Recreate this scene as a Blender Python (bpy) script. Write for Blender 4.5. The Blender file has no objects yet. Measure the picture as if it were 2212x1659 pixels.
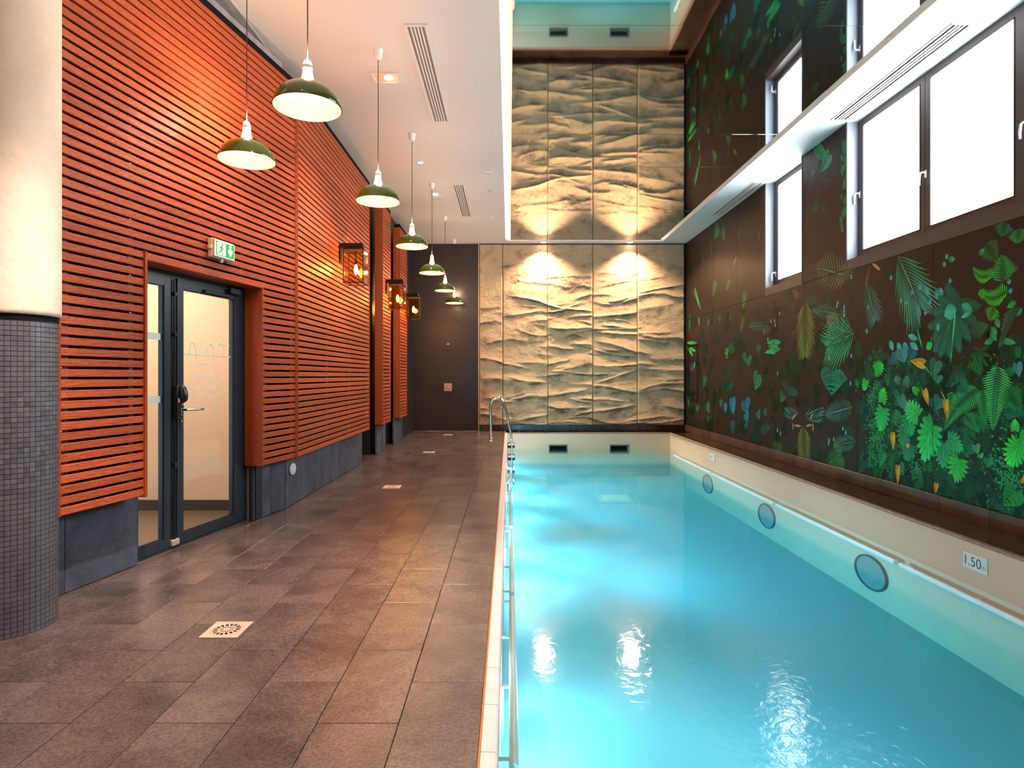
import bpy, bmesh, math, random
import numpy as np
from mathutils import Vector, Matrix
R = math.radians
random.seed(7); rng = np.random.default_rng(7)
SC = bpy.context.scene; COL = SC.collection
F, VX, VY, H = 1300.0, 1100.0, 812.0, 1.32       # focal length in px of a 2212 wide frame, vanishing point, eye height

# ------------------------------------------------------------------ camera, world, exposure
cam = bpy.data.cameras.new('camera'); camo = bpy.data.objects.new('camera', cam); COL.objects.link(camo)
camo.location = (0, 0, H); camo.rotation_euler = (R(90), 0, 0)
cam.sensor_width = 36; cam.lens = 36 * F / 2212
cam.shift_x = (1106 - VX) / 2212; cam.shift_y = (VY - 829.5) / 2212
cam.clip_start = 0.05; SC.camera = camo
w = bpy.data.worlds.new('world'); SC.world = w; w.use_nodes = True
w.node_tree.nodes['Background'].inputs[0].default_value = (0.75, 0.85, 1, 1)
w.node_tree.nodes['Background'].inputs[1].default_value = 1.0
SC.view_settings.view_transform = 'Standard'; SC.view_settings.look = 'None'
SC.view_settings.gamma = 1; SC.view_settings.use_curve_mapping = False
SC.view_settings.exposure = 1.28
cy = SC.cycles
cy.use_denoising = True; cy.use_adaptive_sampling = True; cy.adaptive_threshold = .02; cy.max_bounces = 8; cy.diffuse_bounces = 3; cy.glossy_bounces = 4
cy.transmission_bounces = 6; cy.transparent_max_bounces = 8; cy.volume_bounces = 0
cy.sample_clamp_indirect = 8; cy.blur_glossy = 1.0; cy.caustics_reflective = False; cy.caustics_refractive = False

def light(name, kind, loc, power, col, rot=(0, 0, 0), **kw):
    l = bpy.data.lights.new(name, kind); l.energy = power; l.color = col
    for k, v in kw.items(): setattr(l, k, v)
    o = bpy.data.objects.new(name, l); o.location = loc; o.rotation_euler = rot; COL.objects.link(o); return o
WARM = (1, 0.66, 0.42); SOFT = (1, 0.78, 0.64)

# ------------------------------------------------------------------ mesh helpers
class MB:
    def __init__(s): s.v = []; s.f = []
    def add(s, vs, fs):
        n = len(s.v); s.v += [tuple(map(float, v)) for v in vs]; s.f += [tuple(n + i for i in f) for f in fs]; return s
    def box(s, x0, x1, y0, y1, z0, z1, c=0.0):
        if c <= 0:
            return s.add([(x0,y0,z0),(x1,y0,z0),(x1,y1,z0),(x0,y1,z0),(x0,y0,z1),(x1,y0,z1),(x1,y1,z1),(x0,y1,z1)],
              [(0,3,2,1),(4,5,6,7),(0,1,5,4),(1,2,6,5),(2,3,7,6),(3,0,4,7)])
        b = bmesh.new(); bmesh.ops.create_cube(b, size=1)
        for v in b.verts:
            v.co = Vector(((x0+x1)/2 + v.co.x*(x1-x0), (y0+y1)/2 + v.co.y*(y1-y0), (z0+z1)/2 + v.co.z*(z1-z0)))
        bmesh.ops.bevel(b, geom=b.edges[:], offset=c, segments=1, affect='EDGES')
        b.verts.index_update()
        s.add([v.co[:] for v in b.verts], [[v.index for v in f.verts] for f in b.faces]); b.free(); return s
    def lathe(s, prof, c=(0,0,0), n=32, axis='z', close=False):
        vs = []
        for r, z in prof:
            for i in range(n):
                a = 2*math.pi*i/n; x, y = r*math.cos(a), r*math.sin(a)
                p = {'z': (x, y, z), 'x': (z, x, y), 'y': (y, z, x)}[axis]
                vs.append((c[0]+p[0], c[1]+p[1], c[2]+p[2]))
        fs = []
        for k in range(len(prof)-1):
            for i in range(n):
                j = (i+1) % n; fs.append((k*n+i, k*n+j, (k+1)*n+j, (k+1)*n+i))
        if close:
            fs.append(tuple(range(n-1, -1, -1))); fs.append(tuple((len(prof)-1)*n+i for i in range(n)))
        return s.add(vs, fs)
    def tube(s, pts, r, n=12, caps=True):
        pts = [Vector(p) for p in pts]; rr = r if hasattr(r, '__len__') else [r]*len(pts)
        vs = []; up = None
        for i, p in enumerate(pts):
            t = (pts[min(i+1, len(pts)-1)] - pts[max(i-1, 0)]).normalized()
            if up is None: up = Vector((0, 0, 1)) if abs(t.z) < .9 else Vector((1, 0, 0))
            a = t.cross(up).normalized(); b = a.cross(t).normalized(); up = b
            for k in range(n):
                q = 2*math.pi*k/n; vs.append(p + a*math.cos(q)*rr[i] + b*math.sin(q)*rr[i])
        fs = [(i*n+k, i*n+(k+1) % n, (i+1)*n+(k+1) % n, (i+1)*n+k) for i in range(len(pts)-1) for k in range(n)]
        if caps: fs += [tuple(range(n-1, -1, -1)), tuple((len(pts)-1)*n+k for k in range(n))]
        return s.add(vs, fs)
    def strip(s, pts, wd, y, th=.0008):
        """flat strip along a polyline in the local x-z plane at depth y"""
        for (a, b) in zip(pts[:-1], pts[1:]):
            d = Vector((b[0]-a[0], b[1]-a[1])); L = d.length or 1; d /= L; n = Vector((-d.y, d.x))*wd/2
            e = d*wd*.35
            q = [(a[0]-e.x+n.x, a[1]-e.y+n.y), (a[0]-e.x-n.x, a[1]-e.y-n.y), (b[0]+e.x-n.x, b[1]+e.y-n.y), (b[0]+e.x+n.x, b[1]+e.y+n.y)]
            s.poly(q, y, th)
        return s
    def poly(s, pts, y, th=.0008):
        n = len(pts)
        vs = [(p[0], y, p[1]) for p in pts] + [(p[0], y+th, p[1]) for p in pts]
        return s.add(vs, [tuple(range(n)), tuple(range(2*n-1, n-1, -1))] + [(i, n+i, n+(i+1) % n, (i+1) % n) for i in range(n)])
    def mesh(s, name):
        m = bpy.data.meshes.new(name); m.from_pydata(s.v, [], s.f); m.update(); return m

def smooth(me, ang=40):
    me.shade_smooth() if hasattr(me, 'shade_smooth') else None
    if hasattr(me, 'set_sharp_from_angle'): me.set_sharp_from_angle(angle=R(ang))

def tag(o, label=None, cat=None, group=None, kind=None):
    if label: o['label'] = label
    if cat: o['category'] = cat
    if group: o['group'] = group
    if kind: o['kind'] = kind
    return o
def obj(name, mb, mat, parent=None, loc=None, rot=None, sm=False, fixn=True):
    me = mb.mesh(name) if isinstance(mb, MB) else mb
    if isinstance(mb, MB) and fixn:
        b = bmesh.new(); b.from_mesh(me); bmesh.ops.recalc_face_normals(b, faces=b.faces); b.to_mesh(me); b.free()
    if sm: smooth(me)
    if mat and not me.materials: me.materials.append(mat)
    o = bpy.data.objects.new(name, me); COL.objects.link(o)
    if parent: o.parent = parent
    if loc is not None: o.location = loc
    if rot is not None: o.rotation_euler = rot
    return o
def empty(name, loc=(0, 0, 0), rz=0):
    o = bpy.data.objects.new(name, None); COL.objects.link(o); o.location = loc; o.rotation_euler = (0, 0, rz)
    o.empty_display_size = .1; return o
def copy_tree(o, parent=None):
    c = o.copy(); COL.objects.link(c)
    if parent: c.parent = parent
    for ch in list(o.children): copy_tree(ch, c)
    return c

# ------------------------------------------------------------------ materials
class NT:
    def __init__(s, name):
        s.m = bpy.data.materials.new(name); s.m.use_nodes = True; s.t = s.m.node_tree; s.b = s.t.nodes['Principled BSDF']
    def n(s, typ, **kw):
        o = s.t.nodes.new(typ)
        for k, v in kw.items():
            if k in o.inputs.keys(): o.inputs[k].default_value = v
            else: setattr(o, k, v)
        return o
    def l(s, a, b): s.t.links.new(a, b)
    def set(s, **kw):
        for k, v in kw.items():
            i = s.b.inputs[k.replace('_', ' ')]
            i.default_value = v
        return s
def rgb(c): return (c[0], c[1], c[2], 1)
def mat(name, col, rough=.5, metal=0, spec=.5, bump=0, bscale=60, var=0, vscale=6, coat=0, emit=None, estr=0):
    t = NT(name); t.set(Base_Color=rgb(col), Roughness=rough, Metallic=metal, Specular_IOR_Level=spec, Coat_Weight=coat)
    geo = None
    if var or bump: geo = t.n('ShaderNodeNewGeometry')
    if var:
        no = t.n('ShaderNodeTexNoise', Scale=vscale, Detail=5.0, Roughness=.6); t.l(geo.outputs['Position'], no.inputs['Vector'])
        mr = t.n('ShaderNodeMapRange'); mr.inputs[1].default_value = .3; mr.inputs[2].default_value = .7
        mr.inputs[3].default_value = 1-var; mr.inputs[4].default_value = 1+var*.7
        t.l(no.outputs['Fac'], mr.inputs[0])
        mx = t.n('ShaderNodeMix', data_type='RGBA', blend_type='MULTIPLY'); mx.inputs[0].default_value = 1
        mx.inputs[6].default_value = rgb(col); t.l(mr.outputs[0], mx.inputs[7]); t.l(mx.outputs[2], t.b.inputs['Base Color'])
    if bump:
        nb = t.n('ShaderNodeTexNoise', Scale=bscale, Detail=4.0); t.l(geo.outputs['Position'], nb.inputs['Vector'])
        bp = t.n('ShaderNodeBump', Distance=bump); bp.inputs['Strength'].default_value = 1
        t.l(nb.outputs['Fac'], bp.inputs['Height']); t.l(bp.outputs[0], t.b.inputs['Normal'])
    if emit:
        t.set(Emission_Color=rgb(emit), Emission_Strength=estr)
    return t.m

def wood_mat(name, axis=0, a=(.24, .040, .013), b=(.54, .108, .038)):
    t = NT(name); tc = t.n('ShaderNodeTexCoord'); oi = t.n('ShaderNodeObjectInfo')
    mp = t.n('ShaderNodeMapping'); sc = [26, 26, 26]; sc[axis] = 2.6; mp.inputs['Scale'].default_value = sc
    vm = t.n('ShaderNodeVectorMath', operation='ADD'); cmb = t.n('ShaderNodeCombineXYZ')
    mul = t.n('ShaderNodeMath', operation='MULTIPLY'); mul.inputs[1].default_value = 37
    t.l(oi.outputs['Random'], mul.inputs[0])
    for i in range(3): t.l(mul.outputs[0], cmb.inputs[i])
    t.l(tc.outputs['Object'], vm.inputs[0]); t.l(cmb.outputs[0], vm.inputs[1]); t.l(vm.outputs[0], mp.inputs['Vector'])
    wv = t.n('ShaderNodeTexNoise', Scale=1.3, Detail=3.0, Distortion=1.6); t.l(mp.outputs[0], wv.inputs['Vector'])
    ms = t.n('ShaderNodeMath', operation='MULTIPLY'); ms.inputs[1].default_value = 9; t.l(wv.outputs['Fac'], ms.inputs[0])
    fr = t.n('ShaderNodeMath', operation='FRACT'); t.l(ms.outputs[0], fr.inputs[0])
    cr = t.n('ShaderNodeValToRGB'); e = cr.color_ramp.elements
    e[0].position = 0; e[0].color = rgb([x*.8 for x in b]); e[1].position = 1; e[1].color = rgb(b)
    q = cr.color_ramp.elements.new(.82); q.color = rgb(a); q = cr.color_ramp.elements.new(.55); q.color = rgb([x*.93 for x in b])
    t.l(fr.outputs[0], cr.inputs[0])
    mr = t.n('ShaderNodeMapRange'); mr.inputs[3].default_value = .8; mr.inputs[4].default_value = 1.12
    t.l(oi.outputs['Random'], mr.inputs[0])
    mx = t.n('ShaderNodeMix', data_type='RGBA', blend_type='MULTIPLY'); mx.inputs[0].default_value = 1
    t.l(cr.outputs[0], mx.inputs[6]); t.l(mr.outputs[0], mx.inputs[7])
    m2 = t.n('ShaderNodeMix', data_type='RGBA'); m2.inputs[0].default_value = .85; m2.inputs[6].default_value = rgb([x*.85 for x in b])
    t.l(mx.outputs[2], m2.inputs[7]); t.l(m2.outputs[2], t.b.inputs['Base Color'])
    t.set(Roughness=.42, Specular_IOR_Level=.22)
    bp = t.n('ShaderNodeBump', Distance=.0006); t.l(fr.outputs[0], bp.inputs['Height']); t.l(bp.outputs[0], t.b.inputs['Normal'])
    return t.m

def slate_mat(name, dark, lightc, rough=.36, bump=.0022, rv=.35, scale=1.0, spec=.5):
    """split-faced slate tiles: blotchy colour, fine cleft relief, own tone for every tile"""
    t = NT(name); geo = t.n('ShaderNodeNewGeometry'); oi = t.n('ShaderNodeObjectInfo')
    cmb = t.n('ShaderNodeCombineXYZ'); mul = t.n('ShaderNodeMath', operation='MULTIPLY'); mul.inputs[1].default_value = 91
    t.l(oi.outputs['Random'], mul.inputs[0]); t.l(mul.outputs[0], cmb.inputs[2])
    vm = t.n('ShaderNodeVectorMath', operation='ADD'); t.l(geo.outputs['Position'], vm.inputs[0]); t.l(cmb.outputs[0], vm.inputs[1])
    n1 = t.n('ShaderNodeTexNoise', Scale=2.6*scale, Detail=7.0, Roughness=.62, Distortion=.4); t.l(vm.outputs[0], n1.inputs['Vector'])
    n2 = t.n('ShaderNodeTexNoise', Scale=75.0*scale, Detail=5.0, Roughness=.7); t.l(vm.outputs[0], n2.inputs['Vector'])
    cr = t.n('ShaderNodeValToRGB'); e = cr.color_ramp.elements
    e[0].position = .33; e[0].color = rgb(dark); e[1].position = .6; e[1].color = rgb(lightc); t.l(n1.outputs['Fac'], cr.inputs[0])
    mr = t.n('ShaderNodeMapRange'); mr.inputs[3].default_value = 1-rv; mr.inputs[4].default_value = 1+rv*.5; t.l(oi.outputs['Random'], mr.inputs[0])
    mr2 = t.n('ShaderNodeMapRange'); mr2.inputs[1].default_value = .35; mr2.inputs[2].default_value = .65
    mr2.inputs[3].default_value = .6; mr2.inputs[4].default_value = 1.25; t.l(n2.outputs['Fac'], mr2.inputs[0])
    mm = t.n('ShaderNodeMath', operation='MULTIPLY'); t.l(mr.outputs[0], mm.inputs[0]); t.l(mr2.outputs[0], mm.inputs[1])
    mx = t.n('ShaderNodeMix', data_type='RGBA', blend_type='MULTIPLY'); mx.inputs[0].default_value = 1
    t.l(cr.outputs[0], mx.inputs[6]); t.l(mm.outputs[0], mx.inputs[7]); t.l(mx.outputs[2], t.b.inputs['Base Color'])
    ad = t.n('ShaderNodeMath', operation='ADD'); m8 = t.n('ShaderNodeMath', operation='MULTIPLY'); m8.inputs[1].default_value = 2.5
    t.l(n1.outputs['Fac'], m8.inputs[0]); t.l(m8.outputs[0], ad.inputs[0]); t.l(n2.outputs['Fac'], ad.inputs[1])
    bp = t.n('ShaderNodeBump', Distance=bump); t.l(ad.outputs[0], bp.inputs['Height']); t.l(bp.outputs[0], t.b.inputs['Normal'])
    t.set(Roughness=rough, Specular_IOR_Level=spec); return t.m

def mosaic_mat(name, tile, grout, pitch, gap, rough=.4):
    """far-off mosaic: square tiles of two axes read from the surface position"""
    t = NT(name); geo = t.n('ShaderNodeNewGeometry'); sp = t.n('ShaderNodeSeparateXYZ'); t.l(geo.outputs['Position'], sp.inputs[0])
    outs = []
    ad = t.n('ShaderNodeMath', operation='ADD'); t.l(sp.outputs[0], ad.inputs[0]); t.l(sp.outputs[1], ad.inputs[1])
    for src in (ad.outputs[0], sp.outputs[2]):
        d = t.n('ShaderNodeMath', operation='DIVIDE'); d.inputs[1].default_value = pitch; t.l(src, d.inputs[0])
        fr = t.n('ShaderNodeMath', operation='FRACT'); t.l(d.outputs[0], fr.inputs[0])
        g = t.n('ShaderNodeMath', operation='GREATER_THAN'); g.inputs[1].default_value = gap/pitch; t.l(fr.outputs[0], g.inputs[0]); outs.append(g.outputs[0])
    m = t.n('ShaderNodeMath', operation='MULTIPLY'); t.l(outs[0], m.inputs[0]); t.l(outs[1], m.inputs[1])
    mx = t.n('ShaderNodeMix', data_type='RGBA'); mx.inputs[6].default_value = rgb(grout); mx.inputs[7].default_value = rgb(tile)
    t.l(m.outputs[0], mx.inputs[0]); t.l(mx.outputs[2], t.b.inputs['Base Color'])
    bp = t.n('ShaderNodeBump', Distance=.002); t.l(m.outputs[0], bp.inputs['Height']); t.l(bp.outputs[0], t.b.inputs['Normal'])
    t.set(Roughness=rough); return t.m

M = {}
M['wood'] = wood_mat('stained_wood', 0)
M['woodv'] = wood_mat('stained_wood_upright', 2, a=(.24, .035, .010), b=(.44, .085, .024))
M['black'] = mat('black_backing', (.006, .006, .008), .8, spec=.1)
M['batten'] = mat('dark_batten', (.05, .04, .05), .6)
M['blackmetal'] = mat('black_powder_coat', (.012, .016, .022), .32)
M['anthracite'] = mat('anthracite_frame', (.022, .036, .05), .3)
M['brownframe'] = mat('bronze_window_frame', (.075, .052, .046), .4)
M['ceiling'] = mat('white_ceiling_paint', (.76, .69, .68), .6, bump=.0004, bscale=9)
M['white'] = mat('white_plastic', (.85, .84, .82), .35)
M['concrete'] = mat('rough_concrete', (.46, .41, .38), .85, bump=.006, bscale=22, var=.3, vscale=9)
M['concretelight'] = mat('smooth_concrete_edge', (.66, .61, .58), .7, bump=.004, bscale=14, var=.22, vscale=8)
M['render'] = mat('cream_column_render', (.82, .70, .59), .75, bump=.003, bscale=18, var=.1, vscale=4)
M['slate'] = slate_mat('bluish_slate_slab', (.040, .052, .080), (.100, .122, .175), .5, .0015, .12, 1.3)
M['floor'] = slate_mat('brown_slate_tile', (.064, .046, .044), (.130, .095, .088), .22, .0009, .12, spec=.4)
M['wettile'] = slate_mat('wet_dark_tile', (.022, .013, .009), (.05, .03, .02), .12, .0006, .25)
M['skirt'] = slate_mat('brown_skirting_tile', (.07, .037, .024), (.15, .08, .052), .35, .001, .25)
M['grout'] = mat('dark_grout', (.035, .025, .022), .8)
M['tile'] = slate_mat('charcoal_mosaic_tile', (.085, .090, .118), (.135, .140, .178), .28, .0004, .22, 3)
M['tilegrout'] = mat('mosaic_grout', (.055, .045, .05), .8)
M['mosaic'] = mosaic_mat('shower_mosaic', (.036, .024, .023), (.011, .008, .008), .05, .005, .35)
M['darkwall'] = mosaic_mat('alcove_mosaic', (.022, .018, .022), (.010, .008, .010), .05, .005, .4)
M['liner'] = mat('beige_pool_liner', (.84, .56, .39), .4)
M['coping'] = mat('pale_stone_coping', (.62, .58, .60), .35, bump=.0008, bscale=80, var=.08, vscale=12)
M['copingbrown'] = mat('terracotta_stone_coping', (.30, .18, .13), .45, bump=.001, bscale=50, var=.2, vscale=10)
M['brass'] = mat('brass_trim', (.55, .26, .08), .35, metal=.7)
M['steel'] = mat('chrome_steel', (.72, .70, .68), .14, metal=1)
M['brushed'] = mat('brushed_steel', (.80, .66, .56), .38, metal=.6)
M['railwhite'] = mat('white_rail_enamel', (.92, .93, .92), .3)
M['green'] = mat('olive_green_enamel', (.065, .105, .010), .12, coat=.6)
M['cream'] = mat('cream_enamel', (.82, .66, .40), .4)
M['brownmetal'] = mat('dark_bronze_lantern', (.014, .008, .006), .55, spec=.15)
M['flex'] = mat('brown_flex', (.05, .03, .022), .6)
M['led'] = mat('lit_led_strip', (1, 1, 1), .5, emit=(1, .78, .55), estr=11)
M['pane'] = mat('frosted_lit_pane', (.85, .87, .9), .25, emit=(.90, .95, 1), estr=5.6)
M['coveWhite'] = mat('cove_white', (.82, .78, .72), .6)
M['bulb'] = mat('lit_bulb', (1, .8, .5), .3, emit=(1, .62, .28), estr=34)
M['bulbL'] = mat('lit_lantern_bulb', (1, .8, .5), .3, emit=(1, .50, .14), estr=30)
M['neck'] = mat('lit_glass_neck', (.95, .85, .7), .15, emit=(1, .62, .30), estr=1.3)
M['spot'] = mat('lit_spot_face', (1, 1, 1), .3, emit=(1, .86, .72), estr=14)
M['uwlamp'] = mat('lit_underwater_lens', (1, 1, 1), .3, emit=(.75, .93, 1), estr=16)
M['corridor'] = mat('cream_corridor_paint', (.80, .60, .42), .6)
M['corrfloor'] = mosaic_mat('corridor_floor_tile', (.26, .19, .13), (.16, .12, .08), .15, .006, .3)
M['frost'] = mat('frosted_sticker', (.74, .88, .90), .5)
M['signgreen'] = mat('sign_green', (.004, .25, .03), .4, emit=(.004, .3, .03), estr=.35)
M['signwhite'] = mat('sign_white', (.85, .88, .85), .4, emit=(.9, 1, .92), estr=.55)
M['ivory'] = mat('ivory_plastic', (.75, .62, .45), .5)
M['ink'] = mat('dark_print', (.04, .04, .045), .5)
M['rubber'] = mat('black_rubber', (.012, .012, .013), .5)
M['disc'] = mat('blue_grey_grille', (.16, .28, .26), .4)
t = NT('ceiling_mirror'); t.set(Base_Color=(.62, .66, .68, 1), Metallic=1, Roughness=.03); M['mirror'] = t.m
def thin_glass(name, col, rough, ior=1.45, sheet=True):
    t = NT(name); tr = t.n('ShaderNodeBsdfTransparent'); tr.inputs['Color'].default_value = rgb(col); gl = t.n('ShaderNodeBsdfGlossy', Roughness=rough)
    ge = t.n('ShaderNodeNewGeometry'); mr = t.n('ShaderNodeMapRange'); mr.inputs[3].default_value = ior; mr.inputs[4].default_value = 1/ior if sheet else ior   # same sheen on both faces of the sheet
    fr = t.n('ShaderNodeFresnel'); t.l(ge.outputs['Backfacing'], mr.inputs[0]); t.l(mr.outputs[0], fr.inputs['IOR'])
    ms = t.n('ShaderNodeMixShader'); t.l(fr.outputs[0], ms.inputs[0]); t.l(tr.outputs[0], ms.inputs[1]); t.l(gl.outputs[0], ms.inputs[2])
    t.l(ms.outputs[0], t.t.nodes['Material Output'].inputs['Surface']); t.fr = fr; t.gl = gl; return t
M['glass'] = thin_glass('clear_glass', (1, 1, 1), .02).m; M['amber'] = thin_glass('amber_glass', (.95, .78, .55), .05).m
# water: reflecting surface with faint ripples over an absorbing, slightly milky body
t = thin_glass('pool_water', (1, 1, 1), .06, 1.33)
geo = t.n('ShaderNodeNewGeometry')
n1 = t.n('ShaderNodeTexNoise', Scale=1.1, Detail=1.0); n2 = t.n('ShaderNodeTexNoise', Scale=14.0, Detail=4.0, Distortion=.8)
n3 = t.n('ShaderNodeTexNoise', Scale=.55, Detail=2.0)
for q in (n1, n2, n3): t.l(geo.outputs['Position'], q.inputs['Vector'])
mk = t.n('ShaderNodeMapRange'); mk.inputs[1].default_value = .5; mk.inputs[2].default_value = .7; mk.inputs[3].default_value = .0; mk.inputs[4].default_value = 1
t.l(n3.outputs['Fac'], mk.inputs[0])
# small waves where the return jet stirs the near right part of the pool
dv = t.n('ShaderNodeVectorMath', operation='DISTANCE'); dv.inputs[1].default_value = (1.75, 2.6, -.37); t.l(geo.outputs['Position'], dv.inputs[0])
mj = t.n('ShaderNodeMapRange'); mj.inputs[1].default_value = .3; mj.inputs[2].default_value = 1.9; mj.inputs[3].default_value = 1; mj.inputs[4].default_value = .2
t.l(dv.outputs['Value'], mj.inputs[0])
mm = t.n('ShaderNodeMath', operation='MULTIPLY'); t.l(mj.outputs[0], mm.inputs[0]); t.l(n2.outputs['Fac'], mm.inputs[1])
m7 = t.n('ShaderNodeMath', operation='MULTIPLY'); m7.inputs[1].default_value = .0032; t.l(mm.outputs[0], m7.inputs[0])
m6 = t.n('ShaderNodeMath', operation='MULTIPLY'); m6.inputs[1].default_value = .0025; t.l(n1.outputs['Fac'], m6.inputs[0])
ad = t.n('ShaderNodeMath', operation='ADD'); t.l(m7.outputs[0], ad.inputs[0]); t.l(m6.outputs[0], ad.inputs[1])
bp = t.n('ShaderNodeBump', Distance=1.0); t.l(ad.outputs[0], bp.inputs['Height']); t.l(bp.outputs[0], t.fr.inputs['Normal']); t.l(bp.outputs[0], t.gl.inputs['Normal'])
va = t.n('ShaderNodeVolumeAbsorption', Color=(.02, .83, .96, 1), Density=.50)
vs = t.n('ShaderNodeVolumeScatter', Color=(.25, .84, 1, 1), Density=.19, Anisotropy=.1)
av = t.n('ShaderNodeAddShader'); t.l(va.outputs[0], av.inputs[0]); t.l(vs.outputs[0], av.inputs[1])
t.l(av.outputs[0], t.t.nodes['Material Output'].inputs['Volume']); M['water'] = t.m
# flat printed foliage: colours come with the print mesh, glossy laminate over it
t = NT('foliage_print'); at = t.n('ShaderNodeVertexColor', layer_name='Col'); t.l(at.outputs[0], t.b.inputs['Base Color'])
t.set(Roughness=.42, Specular_IOR_Level=.15); M['print'] = t.m
M['mural'] = mat('dark_laminate_panel', (.024, .010, .007), .42, var=.25, vscale=1.2, spec=.2)
# sand-coloured sculpted stone, ripple shade painted in as grey
t = NT('sculpted_sandstone'); at = t.n('ShaderNodeAttribute', attribute_name='ripple_shade'); geo = t.n('ShaderNodeNewGeometry')
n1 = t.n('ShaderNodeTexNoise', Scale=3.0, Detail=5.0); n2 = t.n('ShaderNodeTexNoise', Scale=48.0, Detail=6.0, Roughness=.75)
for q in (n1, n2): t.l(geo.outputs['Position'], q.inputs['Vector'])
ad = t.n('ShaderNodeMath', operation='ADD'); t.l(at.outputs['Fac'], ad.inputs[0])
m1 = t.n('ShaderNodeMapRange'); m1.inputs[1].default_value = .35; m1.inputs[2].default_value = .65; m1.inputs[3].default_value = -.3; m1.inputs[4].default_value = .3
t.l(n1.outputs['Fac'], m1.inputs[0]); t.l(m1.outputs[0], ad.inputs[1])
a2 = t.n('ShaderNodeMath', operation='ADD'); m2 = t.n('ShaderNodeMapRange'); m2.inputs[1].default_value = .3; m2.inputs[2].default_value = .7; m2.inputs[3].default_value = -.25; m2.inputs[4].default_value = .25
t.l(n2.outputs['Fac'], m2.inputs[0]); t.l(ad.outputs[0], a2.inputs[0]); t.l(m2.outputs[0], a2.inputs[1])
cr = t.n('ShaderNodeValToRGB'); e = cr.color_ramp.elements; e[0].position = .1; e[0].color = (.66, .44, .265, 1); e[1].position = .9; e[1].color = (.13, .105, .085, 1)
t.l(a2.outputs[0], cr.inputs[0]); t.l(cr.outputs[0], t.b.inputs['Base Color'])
bp = t.n('ShaderNodeBump', Distance=.012); t.l(n2.outputs['Fac'], bp.inputs['Height']); t.l(bp.outputs[0], t.b.inputs['Normal'])
t.set(Roughness=.75, Specular_IOR_Level=.25); M['stone'] = t.m

# ------------------------------------------------------------------ room numbers (metres, camera above the origin, looking along +Y)
ZC = 4.48; YB = 14.4; XR = 4.21; XL = -2.33; ZW = -.37; ZP = -1.0
PX0, PX1, PY0, PY1 = -.05, 3.72, -1.2, 13.95
TH = math.atan2(1, .1857); U = Vector((math.cos(TH), math.sin(TH), 0)); B0 = Vector((-2.117, 5.97, 0))   # canted near wall
NIN = Vector((-U.y, U.x, 0))                                                                          # into the wall
def near(px, py, d):
    """wall coordinates (along, height) on the canted wall, d behind its face"""
    k = (px - VX)/F; o = B0 + NIN*d; r = Vector((k, 1, 0)); c = Vector((0, 0, 0))
    tt = (o - c).dot(NIN)/r.dot(NIN); P = r*tt; return (P - B0).dot(U), H + (VY - py)/F*tt
def struct(name, mb, m, parent=None, **kw): return tag(obj(name, mb, m, parent, **kw), kind=None if parent else 'structure')

# ---- left walls
wl = struct('wall_left', MB().box(-2.9, -2.34, 5.99, 9.08, 0, ZC+.1).box(-2.9, -2.34, 10.1, 10.8, 0, ZC+.1).box(-2.9, -2.34, 11.6, 12.5, 0, ZC+.1)
       .box(-3.6, -2.28, 12.5, YB+.2, 0, ZC+.1).box(-3.6, -3.1, 9.08, 12.5, 0, ZC+.1), M['darkwall'])
# the canted wall around the door, in its own frame
wn = empty('wall_left_front', B0, TH); tag(wn, kind='structure')
obj('masonry', MB().box(-4.4, -1.86, .17, .36, 0, 4.46).box(-.53, .03, .17, .36, 0, 4.46).box(-1.86, -.53, .17, .36, 2.2, 4.46), M['concrete'], wn)
def slab(n0, s0, s1, y0, parent, z1=.51):
    k = max(1, round((s1-s0)/n0)); L = (s1-s0)/k
    me = None
    for i in range(k):
        if me is None: me = MB().box(.0012, L-.0012, 0, .03, .004, z1, .002).mesh('slate_slab'); me.materials.append(M['slate'])
        obj('slate_slab', me, None, parent, loc=(s0+i*L, y0, 0))
slab(.56, -2.95, -1.83, .14, wn); slab(.3, -.53, .01, .112, wn)
tr1 = empty('trim_1', (-2.11, 0, 0), R(90)); tag(tr1, kind='structure')
slab(.3, 5.985, 9.08, .11, tr1); slab(.35, 10.1, 10.8, .11, tr1); slab(.4, 11.6, 12.5, .11, tr1)

# ---- back, right, far left and rear walls
struct('wall_back', MB().box(-2.6, XR+.2, YB+.002, YB+.3, 0, ZC+.3), M['mosaic'])
struct('wall_rear', MB().box(-4.6, XR+.6, -3.2, -3.0, -.1, ZC+.5), M['render'])
struct('wall_left_rear', MB().box(-4.6, -3.4, -3.0, 2.6, 0, ZC+.1).box(-3.4, -2.98, 1.9, 2.6, 0, ZC+.1), M['darkwall'])

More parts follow.
